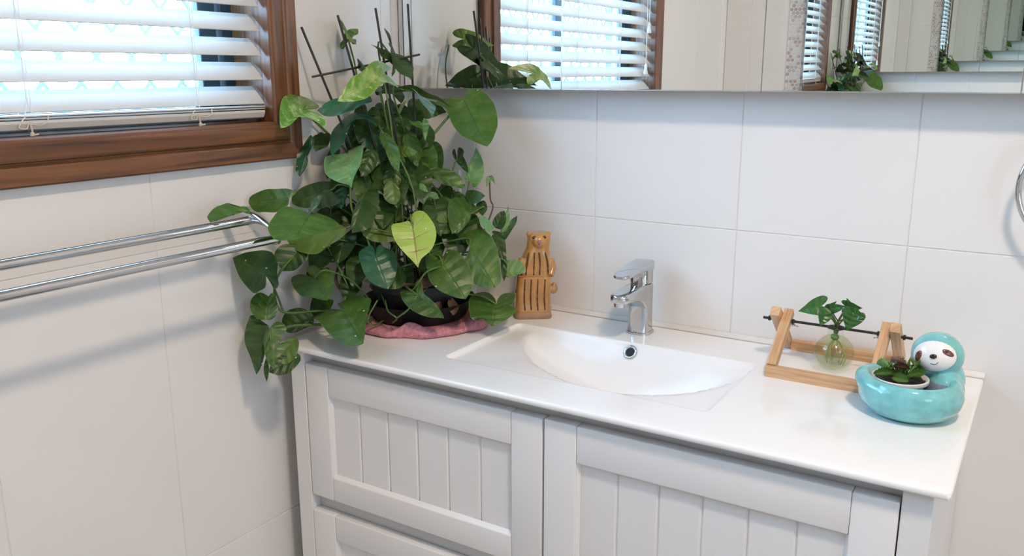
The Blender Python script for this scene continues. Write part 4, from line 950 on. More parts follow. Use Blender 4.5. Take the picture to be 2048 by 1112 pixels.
('D',[0.033,-0.263,1.088],[0.171,-0.639,-0.75],[0.797,-0.358,0.486],0.068,[(13,50),(22,25),(23,1),(16,-19),(7,-18)],[(-12,52),(-22,29),(-23,6),(-16,-16),(-7,-17)],12,0.15),
('D',[0.086,-0.253,1.048],[0.286,-0.586,-0.758],[0.286,-0.703,0.652],0.066,[(14,52),(25,31),(26,8),(18,-13),(8,-15)],[(-14,47),(-25,22),(-26,-2),(-19,-20),(-8,-18)],12,0.15),
('D',[0.038,-0.328,1.017],[0.048,-0.788,-0.613],[0.421,-0.541,0.728],0.056,[(13,45),(23,28),(24,8),(17,-10),(7,-13)],[(-13,39),(-23,18),(-24,-3),(-17,-18),(-7,-16)],12,0.15),
('D',[0.064,-0.289,1.012],[0.242,-0.647,-0.724],[0.541,-0.53,0.654],0.061,[(11,47),(20,26),(21,5),(15,-15),(6,-15)],[(-11,45),(-20,23),(-21,2),(-15,-17),(-6,-16)],12,0.15),
('D',[0.162,-0.261,0.98],[0.704,-0.374,-0.604],[0.413,-0.476,0.776],0.056,[(13,40),(22,19),(23,-1),(16,-17),(7,-16)],[(-13,45),(-22,27),(-23,7),(-16,-11),(-7,-13)],12,0.15),
('D',[0.057,-0.354,0.927],[0.02,-0.906,-0.422],[0.41,-0.377,0.83],0.045,[(11,38),(20,25),(21,9),(15,-7),(6,-10)],[(-11,31),(-20,12),(-21,-4),(-15,-16),(-6,-14)],12,0.15),
('D',[0.277,-0.16,0.993],[0.727,-0.292,-0.622],[0.271,-0.71,0.65],0.063,[(12,47),(22,24),(23,2),(16,-17),(7,-17)],[(-12,48),(-22,27),(-23,4),(-16,-15),(-7,-16)],12,0.15),
('D',[0.148,-0.224,1.059],[0.36,-0.608,-0.708],[0.253,-0.667,0.701],0.057,[(12,45),(21,27),(22,7),(15,-12),(7,-13)],[(-12,41),(-21,19),(-22,-1),(-15,-18),(-7,-16)],12,0.15),
('D',[0.038,-0.217,1.243],[0.099,-0.707,-0.7],[0.428,-0.605,0.672],0.063,[(13,51),(23,31),(24,9),(17,-12),(7,-15)],[(-13,45),(-23,20),(-24,-2),(-17,-20),(-7,-18)],12,0.15),
('D',[0.163,-0.211,1.068],[0.719,-0.381,-0.581],[0.281,-0.606,0.744],0.054,[(10,40),(18,20),(19,1),(14,-15),(6,-15)],[(-10,42),(-18,24),(-19,5),(-13,-12),(-6,-13)],12,0.15),
('D',[0.033,-0.271,1.19],[0.112,-0.744,-0.658],[0.684,-0.423,0.595],0.058,[(11,44),(19,24),(20,4),(14,-14),(6,-14)],[(-11,43),(-19,22),(-20,2),(-14,-16),(-6,-15)],12,0.15),
('D',[0.184,-0.159,1.121],[0.668,-0.379,-0.641],[0.268,-0.681,0.682],0.059,[(13,44),(22,23),(23,2),(16,-16),(7,-15)],[(-13,45),(-22,25),(-23,4),(-16,-14),(-7,-15)],12,0.15),
('D',[0.108,-0.262,1.338],[0.646,-0.736,-0.202],[0.683,0.438,0.585],0.099,[(10,77),(26,45),(34,10),(33,-18),(22,-33),(7,-18)],[(-10,77),(-26,45),(-34,10),(-33,-18),(-22,-33),(-7,-18)],8,0.15),
('D',[0.078,-0.228,1.332],[-0.639,0.746,-0.186],[0.5,0.587,0.636],0.075,[(10,59),(24,34),(32,8),(31,-14),(21,-25),(6,-14)],[(-10,59),(-24,34),(-32,8),(-31,-14),(-21,-25),(-6,-14)],8,0.15),
('L',[0.036,-0.236,1.414],[0.693,-0.707,-0.139],[0.662,0.549,0.511],0.072,[(8,56),(20,32),(26,7),(25,-13),(17,-24),(5,-13)],[(-8,56),(-20,32),(-26,7),(-25,-13),(-17,-24),(-5,-13)],8,0.15),
('D',[0.098,-0.185,1.392],[0.556,-0.566,-0.609],[0.801,0.56,0.21],0.094,[(8,73),(20,42),(26,9),(25,-17),(17,-31),(5,-17)],[(-8,73),(-20,42),(-26,9),(-25,-17),(-17,-31),(-5,-17)],8,0.15),
('M',[0.15,-0.2,1.31],[0.758,0.583,-0.292],[0.088,0.352,0.932],0.086,[(9,67),(22,39),(30,9),(29,-15),(20,-28),(6,-15)],[(-9,67),(-22,39),(-30,9),(-29,-15),(-20,-28),(-6,-15)],8,0.15),
('M',[0.2,-0.23,1.3],[0.766,-0.488,-0.418],[0.598,0.305,0.741],0.072,[(8,56),(21,32),(28,7),(27,-13),(18,-24),(6,-13)],[(-8,56),(-21,32),(-28,7),(-27,-13),(-18,-24),(-6,-13)],8,0.15),
]
STEMS = [
('brown',0.0035,[[0.089,-0.322,0.925],[0.049,-0.314,0.957],[0.056,-0.294,1.012],[0.067,-0.271,1.068],[0.082,-0.248,1.119],[0.06,-0.224,1.168]]),
('green',0.003,[[0.157,-0.257,0.919],[0.122,-0.218,1.006],[0.102,-0.204,1.101],[0.102,-0.207,1.221],[0.094,-0.222,1.317]]),
('green',0.003,[[0.181,-0.241,0.919],[0.143,-0.211,1.027],[0.11,-0.188,1.139],[0.092,-0.178,1.217],[0.089,-0.176,1.231]]),
('green',0.0033,[[0.185,-0.262,0.924],[0.136,-0.223,1.087],[0.131,-0.196,1.15],[0.155,-0.165,1.206],[0.183,-0.12,1.262],[0.202,-0.101,1.29]]),
('green',0.003,[[0.161,-0.277,0.925],[0.126,-0.224,1.105],[0.097,-0.224,1.17],[0.067,-0.23,1.217],[0.051,-0.242,1.254]]),
('green',0.003,[[0.137,-0.292,0.925],[0.085,-0.25,1.105],[0.06,-0.253,1.152],[0.047,-0.271,1.2],[0.015,-0.288,1.235],[0.014,-0.338,1.274]]),
('green',0.0028,[[0.153,-0.296,0.918],[0.124,-0.304,1.04],[0.1,-0.316,1.096],[0.091,-0.308,1.144],[0.081,-0.3,1.194]]),
('green',0.0022,[[0.112,-0.262,0.914],[0.05,-0.206,1.166],[0.031,-0.197,1.242],[0.015,-0.196,1.347],[0.014,-0.212,1.402]]),
('green',0.0035,[[0.136,-0.314,0.891],[0.128,-0.366,0.897],[0.103,-0.416,0.902],[0.076,-0.469,0.906],[0.08,-0.509,0.885]]),
('green',0.003,[[0.13,-0.313,0.909],[0.111,-0.36,0.913],[0.1,-0.412,0.926],[0.075,-0.474,0.935],[0.058,-0.476,0.964],[0.046,-0.45,0.998],[0.031,-0.378,1.029]]),
('green',0.0025,[[0.094,-0.325,0.945],[0.053,-0.331,1.018],[0.056,-0.358,1.044],[0.099,-0.337,1.066]]),
('green',0.002,[[0.156,-0.301,0.891],[0.167,-0.342,0.893],[0.161,-0.355,0.905],[0.166,-0.331,0.937]]),
('green',0.002,[[0.188,-0.317,0.894],[0.218,-0.341,0.913],[0.191,-0.332,0.92],[0.165,-0.309,0.932]]),
('green',0.002,[[0.218,-0.341,0.913],[0.241,-0.334,0.932],[0.245,-0.313,0.954]]),
('green',0.002,[[0.182,-0.287,0.93],[0.233,-0.305,0.964],[0.253,-0.297,0.993],[0.267,-0.274,1.001]]),
('brown',0.002,[[0.261,-0.137,1.027],[0.269,-0.104,1.082],[0.264,-0.103,1.101],[0.259,-0.098,1.127],[0.257,-0.094,1.146]]),
('green',0.0022,[[0.245,-0.214,0.961],[0.27,-0.2,1.0],[0.295,-0.136,1.04],[0.295,-0.112,1.04]]),
('green',0.0022,[[0.226,-0.22,0.979],[0.195,-0.159,1.053],[0.189,-0.123,1.152],[0.193,-0.113,1.178]]),
('green',0.0022,[[0.226,-0.22,0.979],[0.225,-0.152,1.055],[0.224,-0.122,1.12],[0.225,-0.117,1.137]]),
('green',0.0022,[[0.134,-0.316,0.93],[0.112,-0.343,0.971],[0.099,-0.393,0.997],[0.085,-0.406,0.983]]),
('green',0.0022,[[0.075,-0.474,0.935],[0.055,-0.474,0.977],[0.041,-0.477,0.999]]),
('green',0.0022,[[0.076,-0.469,0.906],[0.084,-0.498,0.914],[0.089,-0.518,0.92]]),
('green',0.0022,[[0.111,-0.36,0.913],[0.129,-0.391,0.936],[0.169,-0.425,0.94]]),
('green',0.002,[[0.265,-0.243,0.941],[0.318,-0.222,0.943],[0.346,-0.209,0.926]]),
]
SHOOT = [[0.089, -0.178, 1.224], [0.089, -0.173, 1.243], [0.094, -0.171, 1.26], [0.102, -0.167, 1.277], [0.112, -0.156, 1.296], [0.124, -0.142, 1.317]]


def half_outline(pts, L, n):
    """tip -> lobe -> sinus, smoothed and resampled to n+1 points"""
    P = catmull([(0, L, 0)]+[(p[0]/1000, p[1]/1000, 0) for p in pts]+[(0.0, 0.0, 0)], 8)
    acc = [0]
    for a, b in zip(P[:-1], P[1:]): acc.append(acc[-1]+(b-a).length)
    out = []; j = 0
    for k in range(n+1):
        s = acc[-1]*k/n
        while j < len(P)-2 and acc[j+1] < s: j += 1
        d = acc[j+1]-acc[j]
        out.append(P[j].lerp(P[j+1], (s-acc[j])/d if d > 1e-9 else 0))
    return out
LN, LM = 22, 6
def leaf(name, mat, J, v, n, L, A, B, fold, droop, parent):
    J, v, n = Vector(J), Vector(v).normalized(), Vector(n).normalized()
    u = n.cross(v)
    tf = math.tan(math.radians(fold)); ph = random.uniform(0, 6.28)
    def P(x, y, r, k):
        z = abs(x)*tf*(1-0.35*r)
        if y > 0: z -= droop*(y/L)**2*L*0.6
        else: z -= 0.35*abs(y)**1.3*3
        z += 0.035*L*math.sin(6*math.pi*k+ph)*r*r*0.5 + 0.006*L*math.sin(2*math.pi*7*k)*4*r*(1-r)
        return J+u*x+v*y+n*z
    V, F, U = [], [], []
    mid = []
    for k in range(LN+1):
        mk = L*max(0.0, 1-(k/LN)/0.62)
        mid.append(len(V)); V.append(P(0, mk, 0, k/LN)); U.append((0.5, k/LN))
        if mk == 0: break
    mi = lambda k: mid[min(k, len(mid)-1)]
    for sgn, pts in ((1, A), (-1, B)):
        O = half_outline(pts, L, LN); idx = []
        for k in range(LN+1):
            mk = L*max(0.0, 1-(k/LN)/0.62); row = [mi(k)]
            if 0 < k < LN:
                for j in range(1, LM+1):
                    r = j/LM; x = O[k].x*r; y = mk+(O[k].y-mk)*(r*0.8+0.2*r*r)
                    row.append(len(V)); V.append(P(x, y, r, k/LN)); U.append((0.5+0.5*r*sgn, k/LN))
            idx.append(row)
        for k in range(LN):
            a, b = idx[k], idx[k+1]
            if len(a) == 1 and len(b) == 1: continue
            if len(a) == 1:
                for j in range(LM): F.append((a[0], b[j], b[j+1]))
            elif len(b) == 1:
                for j in range(LM): F.append((a[j], b[0], a[j+1]))
            elif a[0] == b[0]:
                F.append((a[0], b[1], a[1]))
                for j in range(1, LM): F.append((a[j], b[j], b[j+1], a[j+1]))
            else:
                for j in range(LM): F.append((a[j], b[j], b[j+1], a[j+1]))
    F = [f for f in F if len(set(f)) == len(f)]
    return mesh(name, V, F, mat, parent, smooth=True, uvs=U)
def petiole(J, v, n, S, mat, parent, r=0.0017):
    J, v, n, S = Vector(J), Vector(v), Vector(n), Vector(S)
    a = J-n*0.010-v*0.030; b = S+Vector((0, 0, 0.5*max(0.03, J.z-S.z)))+(J-S)*0.15
    V, F = tube(catmull([J-n*0.0008, a, b, S], 6), r, 6)
    mesh('petiole', V, F, mat, parent, smooth=True)
rs = random.Random(11)
for (c, J, v, n, L, A, B, fold, droop) in LEAVES:
    lf = leaf('leaf', M[c], J, v, n, L, A, B, fold, droop, plant)
    if J[1] > -0.44 and J[2] > 0.93 and L > 0.045 and rs.random() < (0.62 if J[2] < 1.12 else 0.13):
        ORG[lf.name] = ORG[plant.name]
        S = (PC.x+rs.uniform(-0.05, 0.05), PC.y+rs.uniform(-0.05, 0.05), 0.945)
        petiole(J, v, n, S, M['stem'], lf)
for c, r, pts in STEMS:
    V, F = tube(catmull(pts, 7), r*0.8, 7); mesh('stem', V, F, M['stem'] if c == 'green' else M['stembrown'], plant, smooth=True)
V, F = tube(catmull(SHOOT, 5), [0.0022, 0.003, 0.0038, 0.0044, 0.0048, 0.005, 0.0052, 0.0054, 0.0054, 0.0053, 0.0052, 0.005, 0.0046, 0.0042, 0.0038, 0.0034, 0.003, 0.0026, 0.0022, 0.0018, 0.0014, 0.001, 0.0008, 0.0006, 0.0005, 0.0004][:26], 9)
mesh('rolled_shoot', V, F, M['shoot'], plant, smooth=True)
# dry leaves lying on the soil and in the saucer
for (x, y, z, s, rz, tl) in ((0.222, -0.262, 0.955, 0.030, 0.4, 0.5), (0.236, -0.235, 0.957, 0.028, 1.7, 0.4), (0.205, -0.280, 0.953, 0.026, 2.6, 0.6), (0.262, -0.232, 0.916, 0.022, 0.9, 0.9), (0.150, -0.290, 0.952, 0.028, 3.4, 0.5), (0.250, -0.262, 0.915, 0.020, 0.1, 0.9)):
    Rz = Matrix.Rotation(rz, 3, 'Z') @ Matrix.Rotation(tl, 3, 'X')
    V, F = [], []
    for i in range(7):
        t = i/6; w = s*0.5*math.sin(math.pi*min(1, t*0.92+0.06))**0.8
        for j in (-1, -0.4, 0.4, 1):
            V.append(Vector((x, y, z))+Rz @ Vector((w*j, s*1.6*(t-0.5), 0.006*j*j+0.006*math.sin(5*t+j))))
    for i in range(6):
        for j in range(3): F.append((i*4+j, i*4+j+1, i*4+j+5, i*4+j+4))
    mesh('dry_leaf', V, F, M['deadleaf'], plant, smooth=True)

# fan trellis of coated wire
trel = thing('plant_trellis', (0.150, -0.205, 0.945), 'black wire fan trellis with four prongs stuck in the plant pot', 'trellis')
tops = [(0.118, -0.159, 1.467), (0.091, -0.220, 1.457), (0.061, -0.289, 1.442), (0.031, -0.350, 1.420)]
foot = [(0.170, -0.195, 0.9475), (0.164, -0.205, 0.9475), (0.158, -0.216, 0.9475), (0.152, -0.227, 0.9475)]
for a, b in zip(tops, foot):
    V, F = tube([a, b], 0.0022, 8); mesh('prong', V, F, M['blackmetal'], trel, smooth=True, auto=40)
def onp(i, z):
    a, b = Vector(tops[i]), Vector(foot[i]); t = (z-a.z)/(b.z-a.z); return a.lerp(b, t)
for z0, z1 in ((1.372, 1.338), (1.19, 1.175)):
    a, b = onp(0, z0), onp(3, z1); d = (b-a).normalized()
    V, F = tube([a-d*0.016+Vector((0.003, 0, 0)), b+d*0.020+Vector((0.003, 0, 0))], 0.0020, 8); mesh('cross_bar', V, F, M['blackmetal'], trel, smooth=True, auto=40)

# ================================================================== meerkat figurine
fr = Vector((0.795, 0.607, 0)); fn = Vector((0.607, -0.795, 0)); fz = Vector((0, 0, 1))
fc = Vector((0.355, -0.090, TZ))-fn*0.027
fig = thing('meerkat_figurine', tuple(fc), 'tan glazed pottery meerkat with brown stripes standing beside the plant', 'figurine')
def FP(x, y, z): return fc+fr*x+fn*y+fz*z
def sec(z, hw, hd, ox, rad): return rrect(FP(ox, 0, z), fr, fn, hw, hd, rad, 5)
V, F = loft([sec(0.0004, 0.0360, 0.0250, 0, 0.010), sec(0.003, 0.0372, 0.0262, 0, 0.011), sec(0.010, 0.0365, 0.0255, 0, 0.011), sec(0.013, 0.0350, 0.0240, 0, 0.010)]); mesh('plinth', V, F, M['clay'], fig, smooth=True, auto=50)
skirt = loft([sec(0.012, 0.0352, 0.0245, 0, 0.012), sec(0.030, 0.0345, 0.0245, 0, 0.012), sec(0.060, 0.0338, 0.0240, 0.001, 0.012), sec(0.080, 0.0330, 0.0235, 0.002, 0.012), sec(0.0845, 0.0315, 0.0220, 0.002, 0.012)])
torso = loft([sec(0.070, 0.0285, 0.0205, 0.004, 0.012), sec(0.095, 0.0300, 0.0215, 0.005, 0.013), sec(0.112, 0.0290, 0.0210, 0.006, 0.014), sec(0.126, 0.0258, 0.0195, 0.008, 0.014), sec(0.138, 0.0222, 0.0180, 0.010, 0.014), sec(0.150, 0.0222, 0.0190, 0.0115, 0.014),
              sec(0.158, 0.0226, 0.0195, 0.0125, 0.014), sec(0.1655, 0.0212, 0.0180, 0.013, 0.013), sec(0.1690, 0.0180, 0.0150, 0.013, 0.012)])
Rf = Matrix((fr, fn, fz)).transposed()
parts = [skirt, torso, ball(FP(0.011, 0.0165, 0.1535), (0.0135, 0.0110, 0.0125), 18, 12, Rf),
         tube([FP(-0.020, 0.010, 0.118), FP(-0.027, 0.016, 0.104), FP(-0.024, 0.023, 0.094)], [0.0085, 0.0075, 0.0065], 10),
         tube([FP(0.034, 0.006, 0.116), FP(0.038, 0.013, 0.098), FP(0.033, 0.022, 0.086)], [0.0085, 0.0080, 0.0065], 10),
         ball(FP(0.041, 0.000, 0.054), (0.0105, 0.0085, 0.0095), 14, 10, Rf), ball(FP(0.043, 0.001, 0.060), (0.0065, 0.006, 0.008), 12, 8, Rf),
         ball(FP(-0.007, 0.003, 0.1660), (0.006, 0.006, 0.006), 10, 8, Rf), ball(FP(0.031, 0.003, 0.1655), (0.0055, 0.006, 0.006), 10, 8, Rf)]
V, F = union(join(*parts), 0.0014, 5); mesh('body', V, F, M['tan'], fig, smooth=True)
def stripe(pts, w):
    P = catmull(pts, 6); V, F = tube(P, [w*(0.8+0.7*rs.random()) for _ in P], 6); mesh('stripe', V, F, M['stripe'], fig, smooth=True)
for x in (-0.0180, -0.0055, 0.0075, 0.0215):
    stripe([FP(x+0.001, 0.0232, 0.080), FP(x, 0.0241, 0.060), FP(x-0.0005, 0.0245, 0.040), FP(x+0.001, 0.0243, 0.018)], 0.0012)
for x, dx in ((-0.0165, -0.004), (-0.003, 0.0), (0.0085, 0.0005), (0.0235, 0.005)):
    stripe([FP(x*0.8+0.004, 0.0195, 0.132), FP(x+0.004, 0.0212, 0.112), FP(x+0.003+dx*0.4, 0.0212, 0.088)], 0.0013)
stripe([FP(-0.028, 0.013, 0.092), FP(-0.030, 0.012, 0.078), FP(-0.0335, 0.006, 0.05)], 0.0010)
V, F = tube(catmull([FP(-0.030, 0.0205, 0.0855), FP(0.0, 0.0228, 0.0865), FP(0.028, 0.0208, 0.0855)], 6), 0.0010, 6); mesh('waist_line', V, F, M['tan'], fig, smooth=True)
for x in (0.0015, 0.0205):
    V, F = ball(FP(x, 0.0186, 0.1615), (0.0040, 0.0022, 0.0034), 14, 8, Rf); e_ = mesh('eye', V, F, M['eyedark'], fig, smooth=True)
V, F = ball(FP(0.0105, 0.0265, 0.1540), (0.0042, 0.0030, 0.0050), 14, 8, Rf); mesh('nose', V, F, M['nose'], fig, smooth=True)
V, F = tube(catmull([FP(0.0055, 0.0258, 0.1495), FP(0.0105, 0.0268, 0.1470), FP(0.0155, 0.0255, 0.1500)], 5), 0.0008, 6); mesh('mouth', V, F, M['nose'], fig, smooth=True)

# ================================================================== pine stand with hanging bulb vase
st = thing('vase_stand', (0.925, -0.09, TZ), 'pale pine propagation stand with black rod beside the basin', 'stand')
def beam(name, a, b, w, h, side, bev=0.0008):
    """square bar from a to b; side = width direction"""
    a, b, side = Vector(a), Vector(b), Vector(side); d = (b-a); L = d.length; d.normalize()
    up = side.cross(d).normalized(); sd = d.cross(up)
    V0, F = box((0, -w/2, -h/2), (L, w/2, h/2), bev)
    V = [a+d*v[0]+sd*v[1]+up*v[2] for v in V0]
    return mesh(name, V, F, M['pine'], st, uvs=[(v[0], v[1]+1.3*v[2]) for v in V0])
z0 = TZ+0.0085
beam('front_beam', (0.8332, -0.170, z0), (0.9975, -0.170, z0), 0.0155, 0.0170, (0, 1, 0))
beam('back_beam', (0.8330, -0.0125, z0), (1.0000, -0.0125, z0), 0.0150, 0.0170, (0, 1, 0))
for x0, s in ((0.8405, -1), (0.9925, 1)):
    beam('leg', (x0, -0.1660, TZ+0.014), (x0, -0.0760, 0.9545), 0.0150, 0.0150, (1, 0, 0))
    beam('leg', (x0+s*0.0155, -0.0150, TZ+0.012), (x0+s*0.0155, -0.1060, 0.9600), 0.0150, 0.0170, (1, 0, 0))
RY, RZ = -0.0900, 0.9418
V, F = join(tube([(0.8020, RY, RZ), (1.0320, RY, RZ)], 0.0022, 10)); mesh('rod', V, F, M['blackmetal'], st, smooth=True, auto=40)
for x in (0.8125, 0.8510, 0.9825, 1.0200):
    V, F = tube([(x-0.0018, RY, RZ), (x+0.0018, RY, RZ)], 0.0042, 12); mesh('rod_nut', V, F, M['blackmetal'], st)
for x in (0.8500, 0.9830):
    V, F = join(ball((x, -0.083, 0.934), (0.0035, 0.0030, 0.0030), 8, 6), tube([(x, -0.083, 0.934), (x+(0.008 if x < 0.9 else -0.008), -0.083, 0.932)], 0.0012, 6)); mesh('screw', V, F, M['chrome'], st, smooth=True)
vx, vy = 0.9190, -0.0905
vase = thing('bulb_vase', (vx, vy, 0.8745), 'round glass bulb vase with pale green water hanging on the black rod', 'vase')
prof = [(0.0, 0.8720), (0.008, 0.8725), (0.018, 0.8775), (0.0270, 0.886), (0.0308, 0.8985), (0.0288, 0.9115), (0.0205, 0.9225), (0.0140, 0.9275), (0.0118, 0.9325), (0.0118, 0.9400), (0.0128, 0.9450)]
def smooth_prof(p, n=4): return [(q.x, q.z) for q in catmull([(r, 0, z) for r, z in p], n)]
op = smooth_prof(prof)
ip = [(max(0.0, r-0.0010), z+(0.001 if i < 6 else 0)) for i, (r, z) in enumerate(op)]
V, F = lathe(op, (vx, vy, 0), 40); mesh('glass', V, F, M['vase'], vase, smooth=True)
wp = [(max(0.0, r-0.0016), z+0.0012) for r, z in op if z < 0.9245]
wp.append((0.0, wp[-1][1]))
V, F = lathe(wp, (vx, vy, 0), 36); mesh('water', V, F, M['water'], vase, smooth=True)
V, F = lathe([(0.0130+0.0012*math.cos(a), 0.9420+0.0012*math.sin(a)) for a in [2*math.pi*i/8 for i in range(9)]], (vx, vy, 0), 28); mesh('neck_ring', V, F, M['blackmetal'], vase, smooth=True)
cut = thing('rooted_cutting', (vx, vy, 0.880), 'small arrowhead cutting with roots standing in the round glass vase', 'plant')
camd = Vector((0.27, -0.95, 0.28)).normalized()
def cleaf(J, T, wr, tilt):
    J, T = Vector(J), Vector(T); v = T-J; L = v.length; v.normalize()
    n = camd-v*camd.dot(v); n.normalize(); n = Matrix.Rotation(math.radians(tilt), 3, v) @ n
    w = L*wr*1000; l = L*1000
    A = [(w*0.35, l*0.72), (w*0.75, l*0.40), (w, l*0.08), (w*1.02, -l*0.20), (w*0.72, -l*0.34), (w*0.28, -l*0.20)]
    return leaf('leaf', M['cut'], J, v, n, L, A, [(-a, b) for a, b in A], 14, 0.2, cut), J
CUT = [([0.8955, -0.1, 0.9767], [0.8619, -0.11, 0.9659], 0.42, 10), ([0.903, -0.105, 0.9641], [0.8997, -0.115, 0.947], 0.55, -10), ([0.9088, -0.092, 0.9718], [0.9344, -0.098, 0.981], 0.3, 0), ([0.9014, -0.082, 0.9684], [0.9148, -0.085, 0.9835], 0.28, 0), ([0.9312, -0.088, 0.9774], [0.9556, -0.095, 0.9801], 0.42, 15), ([0.9457, -0.105, 0.9704], [0.9393, -0.115, 0.9459], 0.62, -5), ([0.9458, -0.102, 0.9713], [0.9641, -0.108, 0.969], 0.5, 10), ([0.935, -0.085, 0.9789], [0.9302, -0.085, 0.9914], 0.4, 0)]

for (J, T, wr, tl) in CUT:
    lf, J = cleaf(J, T, wr, tl)
    V, F = tube(catmull([J, J.lerp(Vector((vx, vy, 0.945)), 0.5)+Vector((0, 0.002, 0.003)), (vx+rs.uniform(-.004, .004), vy+rs.uniform(-.004, .004), 0.945), (vx, vy, 0.926)], 5), 0.0011, 6); mesh('stem', V, F, M['stem'], cut, smooth=True)
V, F = ball((vx-0.001, vy, 0.9265), (0.007, 0.006, 0.0055), 12, 8); mesh('crown', V, F, M['flytrap'], cut, smooth=True)
for k in range(9):
    a = k*0.72; r1 = 0.010+0.010*rs.random(); zb = 0.8795+0.010*rs.random()
    V, F = tube(catmull([(vx, vy, 0.924), (vx+r1*0.6*math.cos(a), vy+r1*0.6*math.sin(a), 0.913), (vx+r1*math.cos(a+0.3), vy+r1*math.sin(a+0.3), 0.898), (vx+r1*0.8*math.cos(a+0.5), vy+r1*0.8*math.sin(a+0.5), zb)], 5), 0.0008, 5); mesh('root', V, F, M['root'], cut, smooth=True)

# ================================================================== sloth planter with flytrap
sc_ = Vector((1.050, -0.219, TZ))
sl_ = thing('sloth_planter', tuple(sc_), 'turquoise glazed sloth shaped bowl planter with white face', 'planter')
bowl = lathe([(0.0, 0.0008), (0.046, 0.0008), (0.056, 0.006), (0.0665, 0.018), (0.0695, 0.031), (0.0668, 0.044), (0.0610, 0.0525), (0.0545, 0.0545), (0.0495, 0.0510), (0.0480, 0.042), (0.0475, 0.020), (0.040, 0.010), (0.0, 0.010)], sc_, 48)
H = Vector((1.0755, -0.176, 0.9475))
body = join(ball((1.080, -0.170, 0.910), (0.0350, 0.0300, 0.0380), 24, 16), ball((1.091, -0.190, 0.902), (0.0260, 0.0290, 0.0300), 20, 14))
neck = ball((1.0775, -0.172, 0.930), (0.0310, 0.0290, 0.0250), 24, 16)
head = ball(H, (0.0352, 0.0340, 0.0335), 28, 18)
tail = tube(catmull([sc_+Vector((-0.052, 0.030, 0.046)), sc_+Vector((-0.062, 0.0, 0.046)), sc_+Vector((-0.052, -0.032, 0.043)), sc_+Vector((-0.022, -0.056, 0.038))], 6), [0.0095+0.003*math.sin(math.pi*i/18) for i in range(19)], 12)
hole = None
V, F = union(join(bowl, body, neck, head, tail), 0.0018, 6)
# hollow of the bowl keeps clear of the torso: push stray inner points back to the inner wall
o = mesh('body', V, F, [M['turq'], M['bluegrey']], sl_, smooth=True)
for p in o.data.polygons:
    c = p.center
    if math.hypot(c.x, c.y) < 0.0485 and c.z < 0.047 and p.normal.dot(Vector((c.x, c.y, 0)).normalized() if c.xy.length > 1e-6 else Vector((0, 0, 1))) < 0.5 and c.z > 0.006: p.material_index = 1
# face: shallow caps on the head sphere
fd = (Vector((1.186, -1.492, 1.06))-H).normalized(); fd = (fd+Vector((-0.16, 0, 0.10))).normalized()
fright = fd.cross(Vector((0, 0, 1))).normalized(); fup = fright.cross(fd)
roll = math.radians(-10); fright, fup = fright*math.cos(roll)+fup*math.sin(roll), fup*math.cos(roll)-fright*math.sin(roll)
def cap(name, mat, cu, cv, au, av, R, parent, rot=0.0, rings=8, segs=32):
    """elliptic patch lying on the head at angular position (cu, cv), angular half sizes au, av (radians)"""
    V, F = [], []
    def pt(s, t, lift):
        s2 = s*math.cos(rot)-t*math.sin(rot)+cu; t2 = s*math.sin(rot)+t*math.cos(rot)+cv
        a = math.hypot(s2, t2); k = math.sin(a)/a if a > 1e-6 else 1
        d = fd*math.cos(a)+fright*s2*k+fup*t2*k
        e = Vector((d.x*0.0352, d.y*0.0340, d.z*0.0335))
        return H+e+d*lift
    V.append(pt(0, 0, R))
    for i in range(1, rings+1):
        f = i/rings
        for k in range(segs):
            a = 2*math.pi*k/segs
            V.append(pt(au*f*math.cos(a), av*f*math.sin(a), R*(1-f**6)+(-0.0008 if i == rings else 0)))
    for k in range(segs): F.append((0, 1+k, 1+(k+1) % segs))
    for i in range(rings-1):
        for k in range(segs): F.append((1+i*segs+k, 1+(i+1)*segs+k, 1+(i+1)*segs+(k+1) % segs, 1+i*segs+(k+1) % segs))
    return mesh(name, V, F, mat, parent, smooth=True)
face = cap('face', M['facewhite'], 0.0, 0.02, 0.98, 0.74, 0.0011, sl_); ORG[face.name] = ORG[sl_.name]
cap('eye_patch', M['facebrown'], -0.56, 0.16, 0.30, 0.15, 0.0017, face, 0.55, 5, 20)
cap('eye_patch', M['facebrown'], 0.58, 0.02, 0.32, 0.17, 0.0017, face, -1.05, 5, 20)
cap('eye', M['eyedark'], -0.50, 0.22, 0.075, 0.075, 0.0024, face, 0, 4, 14); cap('eye', M['eyedark'], 0.54, 0.14, 0.075, 0.075, 0.0024, face, 0, 4, 14)
cap('nose', M['eyedark'], -0.02, 0.02, 0.15, 0.11, 0.0032, face, 0, 5, 18)
def mp(s, t):
    a = math.hypot(s, t); k = math.sin(a)/a; d = fd*math.cos(a)+fright*s*k+fup*t*k
    return H+Vector((d.x*0.0352, d.y*0.0340, d.z*0.0335))+d*0.0011
V, F = tube(catmull([mp(-0.18, -0.22), mp(-0.09, -0.30), mp(0.0, -0.31), mp(0.10, -0.27)], 5), 0.0005, 5); mesh('mouth', V, F, M['eyedark'], face, smooth=True)

